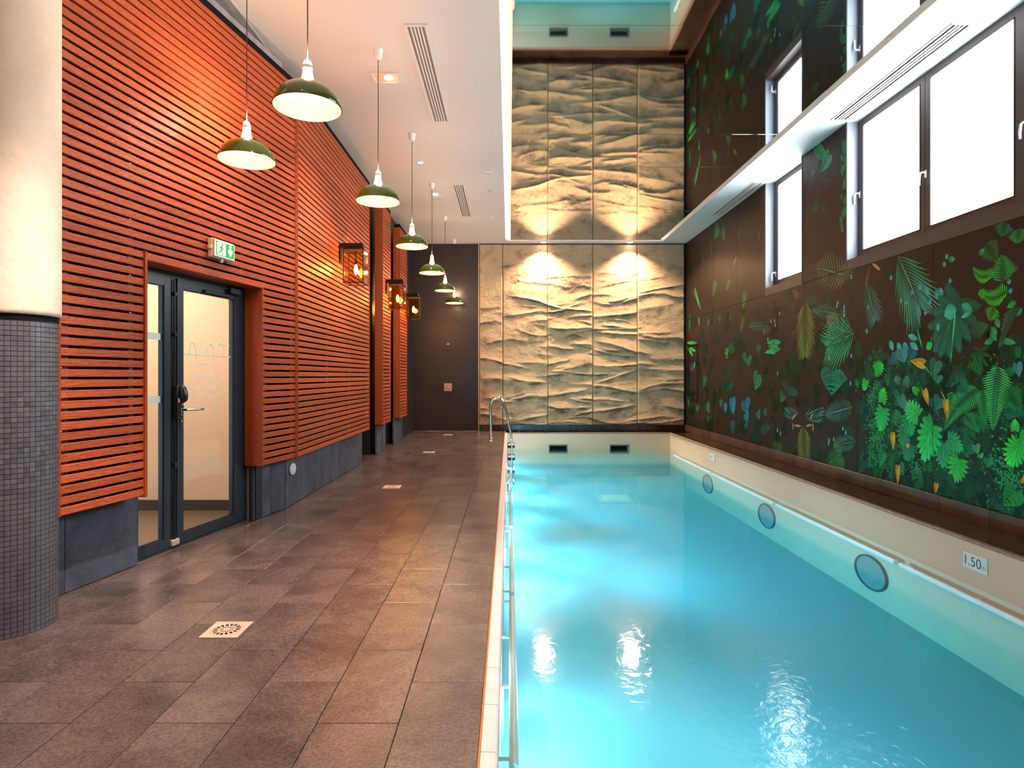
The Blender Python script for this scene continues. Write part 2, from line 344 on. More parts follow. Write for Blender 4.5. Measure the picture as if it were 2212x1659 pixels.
# ---- floors
fl = struct('floor', MB().box(-4.6, -.102, -3.0, YB, -.3, -.016).box(-.102, XR+.02, PY1+.1, YB, -.3, -.016).box(PX1+.1, XR+.02, -3.0, PY1+.1, -.3, -.016)
       .box(-.102, PX1+.1, -3.0, PY1*0-1.35, -.3, -.016), M['grout'])
TW, TL = .3122, .6085
tm = {}
def tile_mesh(wd, ln, m, key):
    k = (round(wd, 4), round(ln, 4), key)
    if k not in tm: tm[k] = MB().box(.0014, wd-.0014, .0014, ln-.0014, -.016, 0, .0014).mesh('slate_tile'); tm[k].materials.append(m)
    return tm[k]
for k in range(11):
    x1 = -.1085 - TW*k; off = 2.596 if k % 2 == 0 else 2.288
    j = math.floor((.9 - off)/TL)
    while True:
        y0 = off + TL*j; y1 = min(y0 + TL, YB - .001); j += 1
        if y0 > YB - .02: break
        xm = x1 - TW/2
        # stop at the walls and keep clear of the drains
        lim = -2.28 if y0 > 5.9 else -2.30 - .1857*(5.9 - max(y0, 3.0)) + .02
        if y0 < 3.3 and k > 8: continue
        if xm < lim - .12 and not (9.0 < y0 < 10.0 or 10.6 < y0 < 11.6): continue
        if xm < -3.1 : continue
        o = obj('slate_tile', tile_mesh(TW, y1-y0, M['floor'], 'f'), None, fl, loc=(x1-TW, y0, random.uniform(-.0006, .0004)))
for k in range(47):                                                       # wet strip under the mural
    y0 = .2 + k*.305
    if y0 > PY1: break
    obj('wet_tile', tile_mesh(XR-.02-PX1-.035, .305, M['wettile'], 'w'), None, fl, loc=(PX1+.035, y0, 0))
for k in range(13):
    obj('wet_tile', tile_mesh(.3325, YB-PY1-.05, M['wettile'], 'w2'), None, fl, loc=(-.10+k*.3325, PY1+.045, 0))
bs = empty('baseboard_right', (0, 0, 0)); tag(bs, kind='structure')
me = MB().box(XR-.022, XR-.002, .0012, .6088, 0, .15, .0025).mesh('skirting_tile'); me.materials.append(M['skirt'])
for k in range(23): obj('skirting_tile', me, None, bs, loc=(0, .37+k*.61, random.uniform(-.002, .002)))
bb = empty('baseboard_back', (0, 0, 0)); tag(bb, kind='structure')
me = MB().box(.0012, .5443, YB-.05, YB-.002, 0, .153, .002).mesh('plinth_tile'); me.materials.append(M['wettile'])
for k in range(9): obj('plinth_tile', me, None, bb, loc=(-.72+k*.5455, 0, 0))

# ---- ceiling, soffits, cove
ce = struct('ceiling', MB().box(XL, -.086, -3.0, YB, ZC, ZC+.05).box(-.086, 3.6, 14.1, YB, ZC, ZC+.05)  , M['ceiling'])
obj('soffit', MB().box(3.6, XR+.14, -3.0, YB, ZC, ZC+.085), mat('shaded_white_soffit_paint', (.60, .63, .66), .6), ce)  # same white paint as the ceiling, its cool shade put into the colour
struct('trim_2', MB().box(XL-.02, XL, -3.0, YB, ZC-.004, ZC+.07, .003), M['concretelight'])
struct('trim_3', MB().box(XL-.11, XL-.02, -3.0, YB, ZC+.03, ZC+.14, .01), M['concretelight'])
struct('ceiling_slab', MB().box(-4.6, XL-.11, -3.0, YB, ZC+.06, ZC+.3).box(-4.6, XL-.02, -3, YB, ZC+.14, ZC+.3), M['concrete'])
struct('cove_housing', MB().box(-.30, -.28, -3, 14.3, ZC+.05, ZC+.36).box(3.78, 3.80, -3, 14.3, ZC+.085, ZC+.36).box(-.30, 3.8, 14.28, 14.3, ZC+.05, ZC+.36)
       .box(-.30, 3.8, -3, 14.3, ZC+.34, ZC+.36), M['coveWhite'])
for i, bx in enumerate([(-.27, -.24, -2.8, 14.2, ZC+.06, ZC+.075), (3.70, 3.73, -2.8, 14.2, ZC+.095, ZC+.11), (-.1, 3.6, 14.2, 14.23, ZC+.06, ZC+.075)]):
    o = obj('cove_light', MB().box(*bx), M['led'])
    tag(o, ['warm LED strip hidden above the left edge of the mirrored ceiling', 'warm LED strip hidden above the edge beside the mural wall', 'warm LED strip above the edge nearest the sandstone wall'][i], 'light', 'cove lights')
mc = empty('mirror_ceiling', (0, 0, ZC)); tag(mc, 'mirrored ceiling of wide glass panels reflecting the pool and stone wall', 'mirror')
for j in range(14):
    y1 = 13.96 - 1.2205*j; y0 = y1 - 1.2165
    obj('mirror_panel', MB().box(-1.735, 1.735, -.6082, .6082, 0, .008), M['mirror'], mc, loc=(1.765, (y0+y1)/2, -.006+random.uniform(-.001, .001)),
        rot=(R(random.uniform(-.12, .12)), R(random.uniform(-.05, .05)), 0))

# ------------------------------------------------------------------ right wall with windows
WO = [(8.66, 9.88), (3.82, 7.50)]                 # window openings along Y
ZS = 2.645
wr = struct('wall_right', MB().box(XR+.012, XR+.4, -3.0, YB+.3, -.3, ZS).box(XR+.012, XR+.4, 9.88, YB+.3, ZS, ZC+.1)
       .box(XR+.012, XR+.4, 7.50, 8.66, ZS, ZC+.1).box(XR+.012, XR+.4, -3.0, 3.82, ZS, ZC+.1), M['blackmetal'])
def window(name, y0, y1, leaves, handles):
    """leaves: list of (glass y0, glass y1)"""
    W = empty(name, (XR, 0, ZS)); tag(W, kind='structure'); X = .135; zt = ZC - ZS
    obj('window_trim', MB().box(-.004, .02, y0-.02, y1+.02, -.012, .115).box(-.006, .16, y1, y1+.018, 0, zt).box(-.006, .16, y0-.018, y0, 0, zt)
        .box(.0, .2, y0, y1, .0, .112), M['brownframe'], W)
    obj('reveal', MB().box(.0, .135, y1-.004, y1, .115, zt).box(.0, .135, y0, y0+.004, .115, zt), mat('grey_reveal', (.30, .33, .38), .5), W)
    g0, g1 = 2.86-ZS, 4.405-ZS
    ys = [y1] + [(a[0]+b[1])/2 for a, b in zip(leaves[:-1], leaves[1:])] + [y0]
    for i, (ga, gb) in enumerate(leaves):                       # ga < gb, far leaf first
        hi, lo = ys[i], ys[i+1]
        hi -= .004; lo += .004
        s = obj('sash', MB().box(X, X+.06, lo, hi, .115, g0).box(X, X+.06, lo, hi, g1, zt-.002).box(X, X+.06, lo, ga, g0, g1).box(X, X+.06, gb, hi, g0, g1), M['brownframe'], W)
        obj('glazing_bead', MB().box(X-.004, X+.004, ga, ga+.012, g0, g1).box(X-.004, X+.004, gb-.012, gb, g0, g1).box(X-.004, X+.004, ga, gb, g0, g0+.012).box(X-.004, X+.004, ga, gb, g1-.012, g1), M['blackmetal'], s)
        obj('pane', MB().box(X+.02, X+.03, ga, gb, g0, g1), M['pane'], s)
        hy, hz = handles[i]; hz -= ZS
        h = MB().box(X-.012, X, hy-.014, hy+.014, hz-.035, hz+.045, .003).tube([(X-.012, hy, hz+.02), (X-.05, hy, hz+.02), (X-.062, hy+.006, hz+.008), (X-.06, hy+.02, hz-.06), (X-.055, hy+.024, hz-.11)], [.009, .009, .010, .010, .009])
        obj('window_handle', h, M['white'], s, sm=True)
    return W
window('window_1', 8.66, 9.88, [(8.78, 9.74)], [(9.80, 2.98)])
window('window_2', 3.82, 7.50, [(6.36, 7.40), (5.17, 6.22), (3.95, 4.98)], [(7.45, 3.56), (6.27, 3.42), (5.03, 3.42)])

# mural panels
YJ = [14.38, 13.74, 12.45, 11.15, 9.88, 8.57, 7.28, 5.98, 4.69, 3.40, 2.11, .82, -.47, -1.76, -2.99]
panels = []
for a, b in zip(YJ[:-1], YJ[1:]): panels.append((b, a, .15, 2.64))
for (b, a) in [(13.74, 14.38), (12.45, 13.74), (11.15, 12.45), (9.90, 11.15), (7.52, 8.64), (2.11, 3.80), (.82, 2.11), (-.47, .82), (-2.99, -.47)]: panels.append((b, a, 2.646, ZC-.002))
PO = []
for (b, a, z0, z1) in panels:
    o = obj('mural_panel', MB().box(0, .012, b+.0016, a-.0016, z0+.0015, z1-.0015, .001), M['mural'], wr, loc=(XR, 0, 0)); PO.append(o)

# ---- printed foliage (u = -Y to the right on the wall, v = height)
def W(px, py): k = (px - VX)/F; Y = XR/k; return np.array([-Y, H + (VY - py)/F*Y])
Z4 = lambda x, y: W(1460+x/5.53, 480+y/5.53)
Z5 = lambda x, y: W(1460+x/5.53, 720+y/5.53)
Z6 = lambda x, y: W(1812+x/5.53, 450+y/5.53)
Z7 = lambda x, y: W(1812+x/4.1475, 750+y/4.1475)
QV, QC, QD, QI = [], [], [], []    # polygons (n,2), colours (n,3), depth order, shape they belong to
dep = [0]; item = [0]
def quad(p, c, d): QV.append(np.array(p, float)); QC.append(np.array(c, float)); QD.append(d); QI.append(item[0])
def C3(c, k=1.0): return np.clip(np.array(c)*k, 0, 1)
def lance(b, t, wd, c0, c1, bend=0, n=5, d=None, rib=1.25, pw=.75):
    b, t = np.array(b, float), np.array(t, float); L = np.linalg.norm(t-b)
    if L < 1e-4: return
    item[0] += 1
    if d is None: dep[0] += 1; d = dep[0]
    ax = (t-b)/L; nr = np.array([-ax[1], ax[0]]); c0, c1 = np.array(c0), np.array(c1)
    P = []
    for i in range(n+1):
        s = i/n; m = b + ax*L*s + nr*bend*L*math.sin(math.pi*s*.5)**2
        ww = wd*max(0, math.sin(math.pi*min(1, s*.97+.03)))**pw*(1-.25*s); P.append((m-nr*ww, m, m+nr*ww, c0*(1-s)+c1*s))
    for i in range(n):
        A, Bq = P[i], P[i+1]
        quad([A[0], A[1], Bq[1], Bq[0]], [C3(A[3], .72), C3(A[3], rib), C3(Bq[3], rib), C3(Bq[3], .72)], d)
        quad([A[1], A[2], Bq[2], Bq[1]], [C3(A[3], rib), C3(A[3], .95), C3(Bq[3], .95), C3(Bq[3], rib)], d)
def rot2(v, a): c, s = math.cos(a), math.sin(a); return np.array([v[0]*c-v[1]*s, v[0]*s+v[1]*c])
def monstera(c, t, col, k=8, wide=1.0, lobes=.125):
    c, t = np.array(c), np.array(t); ax = t-c; L = np.linalg.norm(ax); ax /= L; col = np.array(col); dep[0] += 1; d0 = dep[0]
    for sd in (-1, 1):
        for i in range(k):
            f = i/(k-1); a = sd*(2.1*(1-f)**1.1+.16); base = c + ax*L*(-.10+.60*f)
            ln = L*(.60+.22*math.sin(f*math.pi*.9)-.12*f)*(wide if f < .8 else 1)*random.uniform(.93, 1.05)
            v = .75+.5*f+random.uniform(-.1, .1)
            lance(base, base+rot2(ax, a)*ln, L*lobes, C3(col, .45*v+.25), C3(col, v*1.05), bend=-sd*.26, n=6, d=d0+(.2 if i % 2 else 0), rib=1.2, pw=.38)
    lance(c-ax*L*.12, c+ax*L*.75, L*.25, C3(col, .7), C3(col, 1.05), n=5, d=d0+.1, pw=.5)
    lance(c-ax*L*.05, c+ax*L*.8, L*.018, C3(col, 1.6), C3(col, 1.5), n=2, d=d0+.6)
def palm(b, t, wd, col, col2=None, n=15, droop=.35, th=.05, curve=0, sides=(-1, 1), ang=.95):
    b, t = np.array(b), np.array(t); L = np.linalg.norm(t-b); ax = (t-b)/L; nr = np.array([-ax[1], ax[0]]); col = np.array(col)
    col2 = col if col2 is None else np.array(col2); dep[0] += 1; d = dep[0]
    for sd in sides:
        for i in range(n):
            f = (i+.5)/n; p = b + ax*L*f + nr*curve*L*math.sin(math.pi*f)
            ln = wd*math.sin(math.pi*(.18+.80*f))**.8*random.uniform(.9, 1.08); a = sd*(ang*(1-.6*f)+.1)
            cc = C3(col*(1-f)+col2*f, random.uniform(.65, 1.15))
            lance(p, p+rot2(ax, a)*ln, L*th*.35, cc*.5, cc, bend=-sd*droop, n=5, d=d+i*.01, rib=1.3)
    lance(b, t, L*.012, col2*.9, col2, bend=0, n=4, d=d+.7)
def fern(b, t, wd, col, n=22, tipc=None, curve=0):
    b, t = np.array(b), np.array(t); L = np.linalg.norm(t-b); ax = (t-b)/L; nr = np.array([-ax[1], ax[0]]); col = np.array(col); dep[0] += 1; d = dep[0]
    tipc = col*1.3 if tipc is None else np.array(tipc)
    for sd in (-1, 1):
        for i in range(n):
            f = (i+.5)/n; p = b + ax*L*f + nr*curve*L*math.sin(math.pi*f); ln = wd*(1-f)**.75*min(1, .35+f*5)
            lance(p, p+rot2(ax, sd*1.25)*ln, L/n*.42, C3(col, .55), C3(tipc, random.uniform(.8, 1.1)), n=3, d=d+i*.005, pw=.5)
    lance(b, t, L*.012, C3(col, .4), col, n=4, d=d+.6)
def heart(b, t, wd, col, col2=None, veins=True):
    b, t = np.array(b), np.array(t); L = np.linalg.norm(t-b); ax = (t-b)/L; nr = np.array([-ax[1], ax[0]]); dep[0] += 1; d = dep[0]
    col = np.array(col); col2 = col*.45 if col2 is None else np.array(col2)
    item[0] += 1
    pr = [(-.12, .28), (-.16, .6), (-.05, .88), (.15, 1.0), (.4, .86), (.65, .56), (.85, .24), (1.0, 0)]
    for sd, k in ((-1, .75), (1, 1.05)):
        pts = [(0, 0)]+pr
        for (s0, w0), (s1, w1) in zip(pts[:-1], pts[1:]):
            m0, m1 = b+ax*L*max(0, s0)*.9, b+ax*L*max(0, min(1, s1))
            quad([m0, b+ax*L*s0+nr*sd*w0*wd, b+ax*L*s1+nr*sd*w1*wd, m1], [C3(col2, k), C3(col, k*(1-.35*w0)), C3(col, k*(1-.3*w1)), C3(col2, k*1.3)], d)
    if veins:
        for sd in (-1, 1):
            for f in (.1, .3, .5, .7): lance(b+ax*L*f, b+ax*L*(f+.18)+nr*sd*wd*(.75-f*.7), L*.012, col*1.3, col, n=2, d=d+.5)
        lance(b, t, L*.018, C3(col, 1.5), C3(col, 1.3), n=2, d=d+.6)
def calla(b, t, wd, a=(.85, .62, .03), c=(.75, .22, .05)):
    dep[0] += 1; heart(b, t, wd, a, c, False); lance(np.array(b), (np.array(b)+np.array(t))/2, wd*.3, c, a, n=3)
def cluster(c, r, n, col, sz=.03, sq=1.0):
    for _ in range(n):
        q = np.array(c)+np.array([random.gauss(0, r*.45), random.gauss(0, r*.45*sq)]); a = random.uniform(0, 6.28); s = sz*random.uniform(.6, 1.2)
        lance(q, q+np.array([math.cos(a), math.sin(a)])*s, s*.28, C3(col, random.uniform(.3, .7)), C3(col, random.uniform(.7, 1.4)), n=2)
G = (.015, .55, .11); G2 = (.06, .72, .08); GD = (.008, .16, .06); T = (.02, .36, .27); TB = (.10, .42, .46); GO = (.45, .36, .08); BL = (.02, .28, .46); TD = (.01, .13, .09)
# dim undergrowth first
for _ in range(520):
    u = -random.uniform(1.2, 14.3); v = random.uniform(.2, 2.6); v = .2 + (v-.2)*random.random()**(.55 if u < -7.4 else .3) if u > -7.3 else v
    c = C3(random.choice([GD, TD, (.012, .09, .03), (.03, .05, .02)]), random.uniform(.25, .75)*(1 if u > -7.3 else .55))
    s = random.uniform(.12, .34); a = random.uniform(0, 6.28); q = np.array([u, v]); e = q+np.array([math.cos(a), math.sin(a)])*s
    k = random.random()
    if k < .35: heart(q, e, s*.42, c)
    elif k < .55: monstera(q, q+(e-q)*.7, c, k=5)
    elif k < .75: palm(q, e, s*.5, c, n=8)
    else: lance(q, e, s*.16, c*.5, c)
for _ in range(1300):                                              # dense lower right thicket
    u = -random.uniform(2.0, 7.15); v = .22+1.35*random.random()**1.2
    c = C3(random.choice([G, GD, T, (.02, .3, .06), (.01, .22, .1)]), random.uniform(.08, .62)**1.2); s = random.uniform(.07, .2); a = random.uniform(-2.6, -.5)
    q = np.array([u, v]); e = q+np.array([math.cos(a), math.sin(a)])*s; k = random.random()
    if k < .3: heart(q, e, s*.4, c)
    elif k < .5: monstera(q, e, c, k=5)
    elif k < .7: fern(q, q+(e-q)*1.6, s*.4, c, n=10)
    else: cluster(q, .1, 8, c, .04)
for (x, y, r, n, z) in [(330, 800, .22, 170, Z7), (1480, 1130, .2, 150, Z7), (700, 1100, .1, 60, Z7), (290, 450, .1, 60, Z7), (1560, 1180, .14, 80, Z7), (610, 250, .06, 30, Z5), (2170, 590, .06, 24, Z5)]:
    cluster(z(x, y), r, n, (.02, .42, .12), .035, 1.5)
# upper panels and the far end
for (b, t_, w_, c) in [((230, 830), (300, 1060), .07, (.05, .25, .07)), ((470, 720), (435, 900), .1, (.06, .28, .07)), ((640, 690), (595, 830), .08, (.07, .26, .06)),
                       ((820, 860), (800, 1040), .12, (.05, .3, .03)), ((720, 420), (680, 540), .04, (.22, .3, .04)), ((270, 1150), (280, 1250), .07, (.03, .25, .06)),
                       ((390, 1170), (380, 1250), .06, (.03, .22, .09)), ((520, 1120), (520, 1210), .1, (.03, .14, .04)), ((650, 1120), (655, 1180), .05, (.03, .2, .07)),
                       ((800, 1150), (770, 1330), .1, (.05, .18, .03)), ((500, 60), (460, 200), .16, (.03, .33, .16)), ((560, 90), (580, 235), .1, (.03, .30, .13))]:
    heart(Z4(*b), Z4(*t_), w_, c)
for (b, t_) in [((300, 280), (330, 520)), ((410, 200), (430, 420)), ((760, 60), (740, 230)), ((600, 500), (640, 620)), ((980, 60), (1000, 240))]: lance(Z4(*b), Z4(*t_), .03, (.06, .05, .03), (.10, .13, .04))
palm(Z4(170, 1080), Z4(160, 1300), .14, (.03, .22, .05), n=10); palm(Z4(330, 250), Z4(250, 430), .2, (.05, .08, .03), n=9)
for (b, t_) in [((250, 1440), (130, 1440)), ((150, 1500), (240, 1540)), ((130, 1490), (210, 1600)), ((230, 1660), (215, 1740))]: lance(Z4(*b), Z4(*t_), .05, GD, (.04, .40, .04))
for (b, t_) in [((1255, 1430), (1085, 1440)), ((1100, 1480), (1235, 1500)), ((1255, 1510), (1060, 1560)), ((1200, 1540), (1130, 1555)), ((1150, 1430), (1250, 1440))]: lance(Z4(*b), Z4(*t_), .055, GD, (.03, .46, .13))
heart(Z4(690, 1480), Z4(640, 1560), .12, (.01, .12, .04)); cluster(Z4(610, 1560), .1, 34, (.04, .5, .03), .05, 1.4); cluster(Z4(200, 1740), .08, 20, (.04, .4, .05), .04)
# palms of the middle
palm(Z4(1540, 960), Z4(1545, 1560), .42, (.42, .34, .08), (.14, .30, .06), n=20, droop=.38, th=.045, ang=1.25)
palm(Z4(1410, 1080), Z4(1400, 1000), .2, GO, n=3); palm(Z4(1390, 800), Z4(1440, 870), .16, (.5, .28, .1), n=4, droop=.5)
palm(Z4(2130, 1320), Z4(1830, 1480), .52, (.02, .42, .17), (.03, .5, .25), n=13, droop=.25, th=.075, ang=1.1)
palm(Z4(2110, 1330), Z4(1860, 1240), .4, (.02, .30, .14), (.03, .4, .22), n=9, droop=.2, th=.07)
palm(Z4(2040, 640), Z4(1690, 540), .3, (.28, .34, .1), (.12, .34, .16), n=13, droop=-.1, th=.03); palm(Z4(1900, 740), Z4(2030, 590), .3, (.3, .34, .1), n=8, th=.04)
palm(Z4(1930, 1090), Z4(1640, 1050), .2, (.05, .30, .24), n=12, droop=.3, th=.03); palm(Z4(1060, 1240), Z4(880, 1240), .2, (.04, .24, .17), n=11, droop=.3, th=.03)
palm(Z4(1960, 1110), Z4(1830, 1180), .22, (.3, .34, .12), n=8, droop=.4); palm(Z4(1130, 1260), Z4(1060, 1300), .2, (.3, .3, .12), n=7, droop=.4)
palm(Z4(1340, 1480), Z4(1420, 1300), .14, (.06, .12, .05), n=9); palm(Z4(1700, 900), Z4(1560, 960), .2, (.02, .16, .1), n=8)
for (x, y) in [(1935, 960), (1925, 1000), (2005, 1040), (2010, 1110), (1185, 1230), (1135, 1180), (1180, 1180), (1240, 1090), (1100, 1400)]: lance(Z4(x, y-26), Z4(x, y+26), .018, TB, (.4, .8, .7), n=3)
palm(Z5(1520, 1110), Z5(1535, 1530), .32, (.36, .36, .08), (.12, .26, .06), n=20, droop=.38, th=.05, ang=1.25)
for (b, t_) in [((1470, 960), (1330, 880)), ((1540, 980), (1745, 880))]: palm(Z5(*b), Z5(*t_), .24, (.02, .3, .25), TB, n=9, droop=.5, th=.05, curve=.25 if b[0] < 1500 else -.25)
for (b, t_) in [((1440, 950), (1380, 1040)), ((1400, 1060), (1400, 1160)), ((1600, 1040), (1640, 950)), ((1635, 1070), (1640, 1180)), ((1410, 1100), (1500, 1110)), ((1550, 1110), (1630, 1090))]: lance(Z5(*b), Z5(*t_), .022, (.3, .2, .08), (.45, .36, .14), n=3)
for (b, t_, w_, c) in [((980, 500), (945, 680), .18, (.015, .28, .15)), ((1870, 460), (1855, 740), .3, (.015, .30, .18)), ((2000, 510), (1985, 590), .1, (.015, .26, .15)), ((1365, 640), (1350, 740), .26, (.01, .12, .11)),
                       ((865, 290), (875, 395), .14, (.02, .26, .09)), ((815, 240), (820, 350), .1, (.02, .18, .07)), ((645, 620), (655, 690), .2, (.01, .09, .06)), ((350, 520), (330, 640), .12, (.02, .16, .05)),
                       ((675, 790), (685, 975), .16, BL), ((590, 850), (595, 960), .1, BL), ((830, 810), (850, 960), .22, (.02, .2, .36)), ((835, 960), (860, 1060), .13, BL), ((675, 1060), (680, 1210), .12, (.01, .12, .24)),
                       ((835, 1075), (850, 1145), .1, (.01, .14, .22)), ((375, 850), (400, 955), .12, (.02, .26, .14)), ((255, 870), (265, 940), .1, (.02, .22, .24)), ((150, 780), (150, 880), .1, (.02, .22, .24)),
                       ((540, 800), (530, 890), .08, (.02, .2, .17)), ((980, 940), (1000, 1035), .1, (.02, .24, .22)), ((385, 990), (385, 1060), .1, (.01, .12, .1)), ((1060, 920), (1080, 990), .08, (.02, .2, .2)),
                       ((985, 150), (980, 240), .1, (.02, .16, .12)), ((1280, 730), (1250, 820), .1, (.01, .22, .12)), ((640, 170), (700, 200), .1, (.01, .12, .07))]:
    heart(Z5(*b), Z5(*t_), w_, c)
palm(Z5(2110, 880), Z5(1800, 970), .22, (.03, .34, .2), TB, n=14, droop=.1, th=.03); palm(Z5(2150, 1290), Z5(1900, 1340), .22, (.05, .36, .3), (.1, .3, .1), n=13, droop=.3, th=.04)
palm(Z5(1800, 1560), Z5(1960, 1480), .3, (.02, .3, .08), n=10, droop=.2, th=.07); palm(Z5(1820, 1600), Z5(1990, 1600), .26, (.02, .34, .07), n=9, droop=.1, th=.07)
palm(Z5(1150, 1340), Z5(1260, 1380), .2, (.02, .24, .06), n=8, th=.07); palm(Z5(1000, 1180), Z5(1110, 1120), .16, (.02, .18, .12), n=9); palm(Z5(1680, 1490), Z5(1640, 1400), .2, (.05, .06, .04), n=8)
palm(Z5(2150, 1180), Z5(2040, 1190), .2, (.01, .18, .16), n=7); palm(Z5(1720, 1340), Z5(1790, 1330), .12, (.02, .12, .1), n=7)
for (x, y) in [(1825, 1320), (1830, 1280), (1885, 1270), (1248, 1200), (1212, 1160), (2030, 1190), (1995, 1140), (2095, 270), (2085, 600), (1215, 480), (1830, 300)]: lance(Z5(x, y-30), Z5(x, y+26), .016, TB, (.3, .75, .7), n=3)
# right part, top
palm(Z6(705, 560), Z6(960, 1150), .62, (.03, .36, .14), (.12, .42, .34), n=14, droop=.16, th=.055, ang=.75)
palm(Z6(320, 860), Z6(430, 1310), .34, (.05, .12, .05), TB, n=10, droop=.05, th=.06, ang=.6)
palm(Z6(380, 660), Z6(340, 830), .2, (.5, .3, .1), n=3, ang=.5); lance(Z6(400, 660), Z6(500, 740), .025, (.5, .25, .08), (.6, .3, .1))
for (b, t_) in [((1150, 980), (1290, 1110)), ((1140, 1010), (1230, 1090)), ((1000, 910), (950, 970)), ((1010, 940), (1080, 1030)), ((1180, 980), (1250, 1000)), ((1270, 1000), (1310, 960))]: lance(Z6(*b), Z6(*t_), .04, (.02, .22, .18), TB)
for (x, y) in [(345, 1180), (620, 830), (1325, 870), (1285, 580), (1255, 670), (740, 1100), (800, 1130), (2030, 880), (2045, 990), (1085, 1120), (1030, 1250), (1200, 1240), (330, 1470), (870, 1010), (145, 820), (60, 1180), (60, 1230)]: lance(Z6(x, y-36), Z6(x+8, y+30), .028, (.03, .2, .2), TB, n=3)
fern(Z6(1840, 800), Z6(1600, 700), .09, (.05, .5, .02), 15, (.1, .72, .03), curve=.2); fern(Z6(2020, 990), Z6(1690, 980), .12, (.03, .5, .02), 18, (.06, .75, .04), curve=.22)
fern(Z6(1960, 880), Z6(1950, 560), .2, (.03, .34, .06), 11); fern(Z6(1760, 420), Z6(1900, 640), .14, (.04, .16, .03), 16); fern(Z6(2150, 240), Z6(2140, 420), .14, (.03, .34, .06), 9)
fern(Z6(1700, 960), Z6(1720, 1090), .06, (.04, .55, .03), 8); fern(Z6(2000, 160), Z6(1940, 330), .14, (.02, .2, .08), 10); fern(Z6(1860, 1180), Z6(1800, 1340), .12, (.06, .42, .02), 7)
for (b, t_) in [((1810, 1480), (1885, 1580)), ((1870, 1310), (1920, 1430)), ((1820, 1420), (1890, 1510)), ((1920, 1570), (2120, 1610)), ((2120, 1110), (2010, 1190)), ((1850, 1560), (1740, 1620)), ((1680, 560), (1740, 480)), ((1310, 610), (1390, 610)), ((2010, 1400), (1940, 1480)), ((2100, 1280), (2190, 1200)), ((1620, 1190), (1670, 1160))]:
    lance(Z6(*b), Z6(*t_), .035, GD, (.05, .38, .1))
for k_ in range(9): lance(Z6(2180-k_*26, 1180+k_*40), Z6(1960-k_*6, 1290+k_*48), .03, (.02, .05, .03), (.04, .12, .05))
# the large split leaf
c_, t_ = Z6(1400, 1210), Z6(1180, 1720); monstera(c_, t_, (.010, .13, .075), k=7, wide=.95, lobes=.165)
lance(Z6(1395, 1190), Z6(1260, 1290), .09, (.02, .36, .22), (.05, .5, .32), n=5, pw=.6); lance(Z6(1470, 1150), Z6(1600, 1230), .05, (.03, .38, .2), (.04, .3, .16), n=4)
lance(Z6(1590, 1230), Z6(1460, 1310), .03, (.02, .2, .14), (.1, .55, .5), n=4); lance(Z6(1190, 1370), Z6(1180, 1470), .03, T, TB, n=3)
lance(Z6(1395, 1200), Z6(1350, 1680), .012, (.1, .62, .2), (.05, .55, .12), n=3); lance(Z6(930, 1430), Z6(1000, 1680), .014, (.05, .3, .08), (.03, .6, .12), n=3)
lance(Z6(830, 1520), Z6(950, 1570), .04, TB, T); lance(Z6(1100, 1680), Z6(1060, 1600), .06, G, G)
lance(Z6(1560, 1500), Z6(1790, 1390), .09, (.01, .05, .03), (.03, .12, .05), n=4)
for (b, t_) in [((610, 1580), (650, 1700)), ((700, 1610), (740, 1700)), ((780, 1600), (800, 1690)), ((850, 1610), (950, 1690))]: lance(Z6(*b), Z6(*t_), .045, T, TB)
# lower right bouquet
D = [((430, 260), (440, 345), .8, GD), ((590, 740), (575, 890), 1, (.01, .26, .1)), ((540, 640), (510, 560), .9, (.01, .24, .06)), ((700, 400), (660, 360), .9, (.02, .5, .06)),
     ((940, 900), (930, 1070), 1, (.015, .36, .12)), ((1000, 840), (1110, 920), .9, (.02, .40, .12)), ((620, 640), (660, 780), 1, (.015, .34, .12)), ((640, 900), (600, 1010), 1, (.01, .26, .1)),
     ((335, 200), (400, 165), 1, (.02, .55, .07)), ((240, 310), (225, 385), 1, (.03, .6, .08)), ((390, 470), (405, 365), .9, (.06, .6, .06)), ((395, 585), (370, 745), .9, G),
     ((690, 600), (585, 515), .9, (.05, .62, .12)), ((800, 640), (830, 740), .8, (.015, .4, .1)), ((820, 760), (760, 1005), .85, (.02, .62, .13)), ((1075, 1040), (1035, 1200), 1, (.03, .6, .08)),
     ((1600, 900), (1520, 1050), 1, (.03, .72, .07)), ((1580, 730), (1580, 650), 1, (.05, .66, .09)), ((1640, 840), (1750, 960), 1, (.03, .6, .07)), ((1510, 230), (1600, 190), .6, GD), ((600, 330), (620, 260), 1, (.05, .22, .17)), ((560, 460), (600, 560), .8, (.05, .25, .2)), ((540, 300), (500, 280), 1, (.06, .25, .2))]
for (b, t_, wv, c) in D: monstera(Z7(*b), Z7(*t_), c, wide=wv)
fern(Z7(1430, 170), Z7(1380, 745), .20, (.03, .42, .16), 26, (.10, .66, .10)); fern(Z7(1245, 370), Z7(945, 740), .17, (.02, .34, .15), 26, (.06, .5, .08), curve=-.08)
fern(Z7(1290, 380), Z7(1310, 700), .11, (.02, .36, .08), 20); fern(Z7(1500, 360), Z7(1640, 620), .16, (.01, .2, .04), 16); fern(Z7(1150, 640), Z7(1360, 720), .12, (.01, .22, .06), 16)
fern(Z7(1130, 600), Z7(1250, 760), .1, (.02, .28, .08), 14); fern(Z7(1480, 560), Z7(1680, 600), .1, (.01, .2, .1), 14); fern(Z7(1220, 850), Z7(1110, 720), .1, (.01, .2, .08), 12)
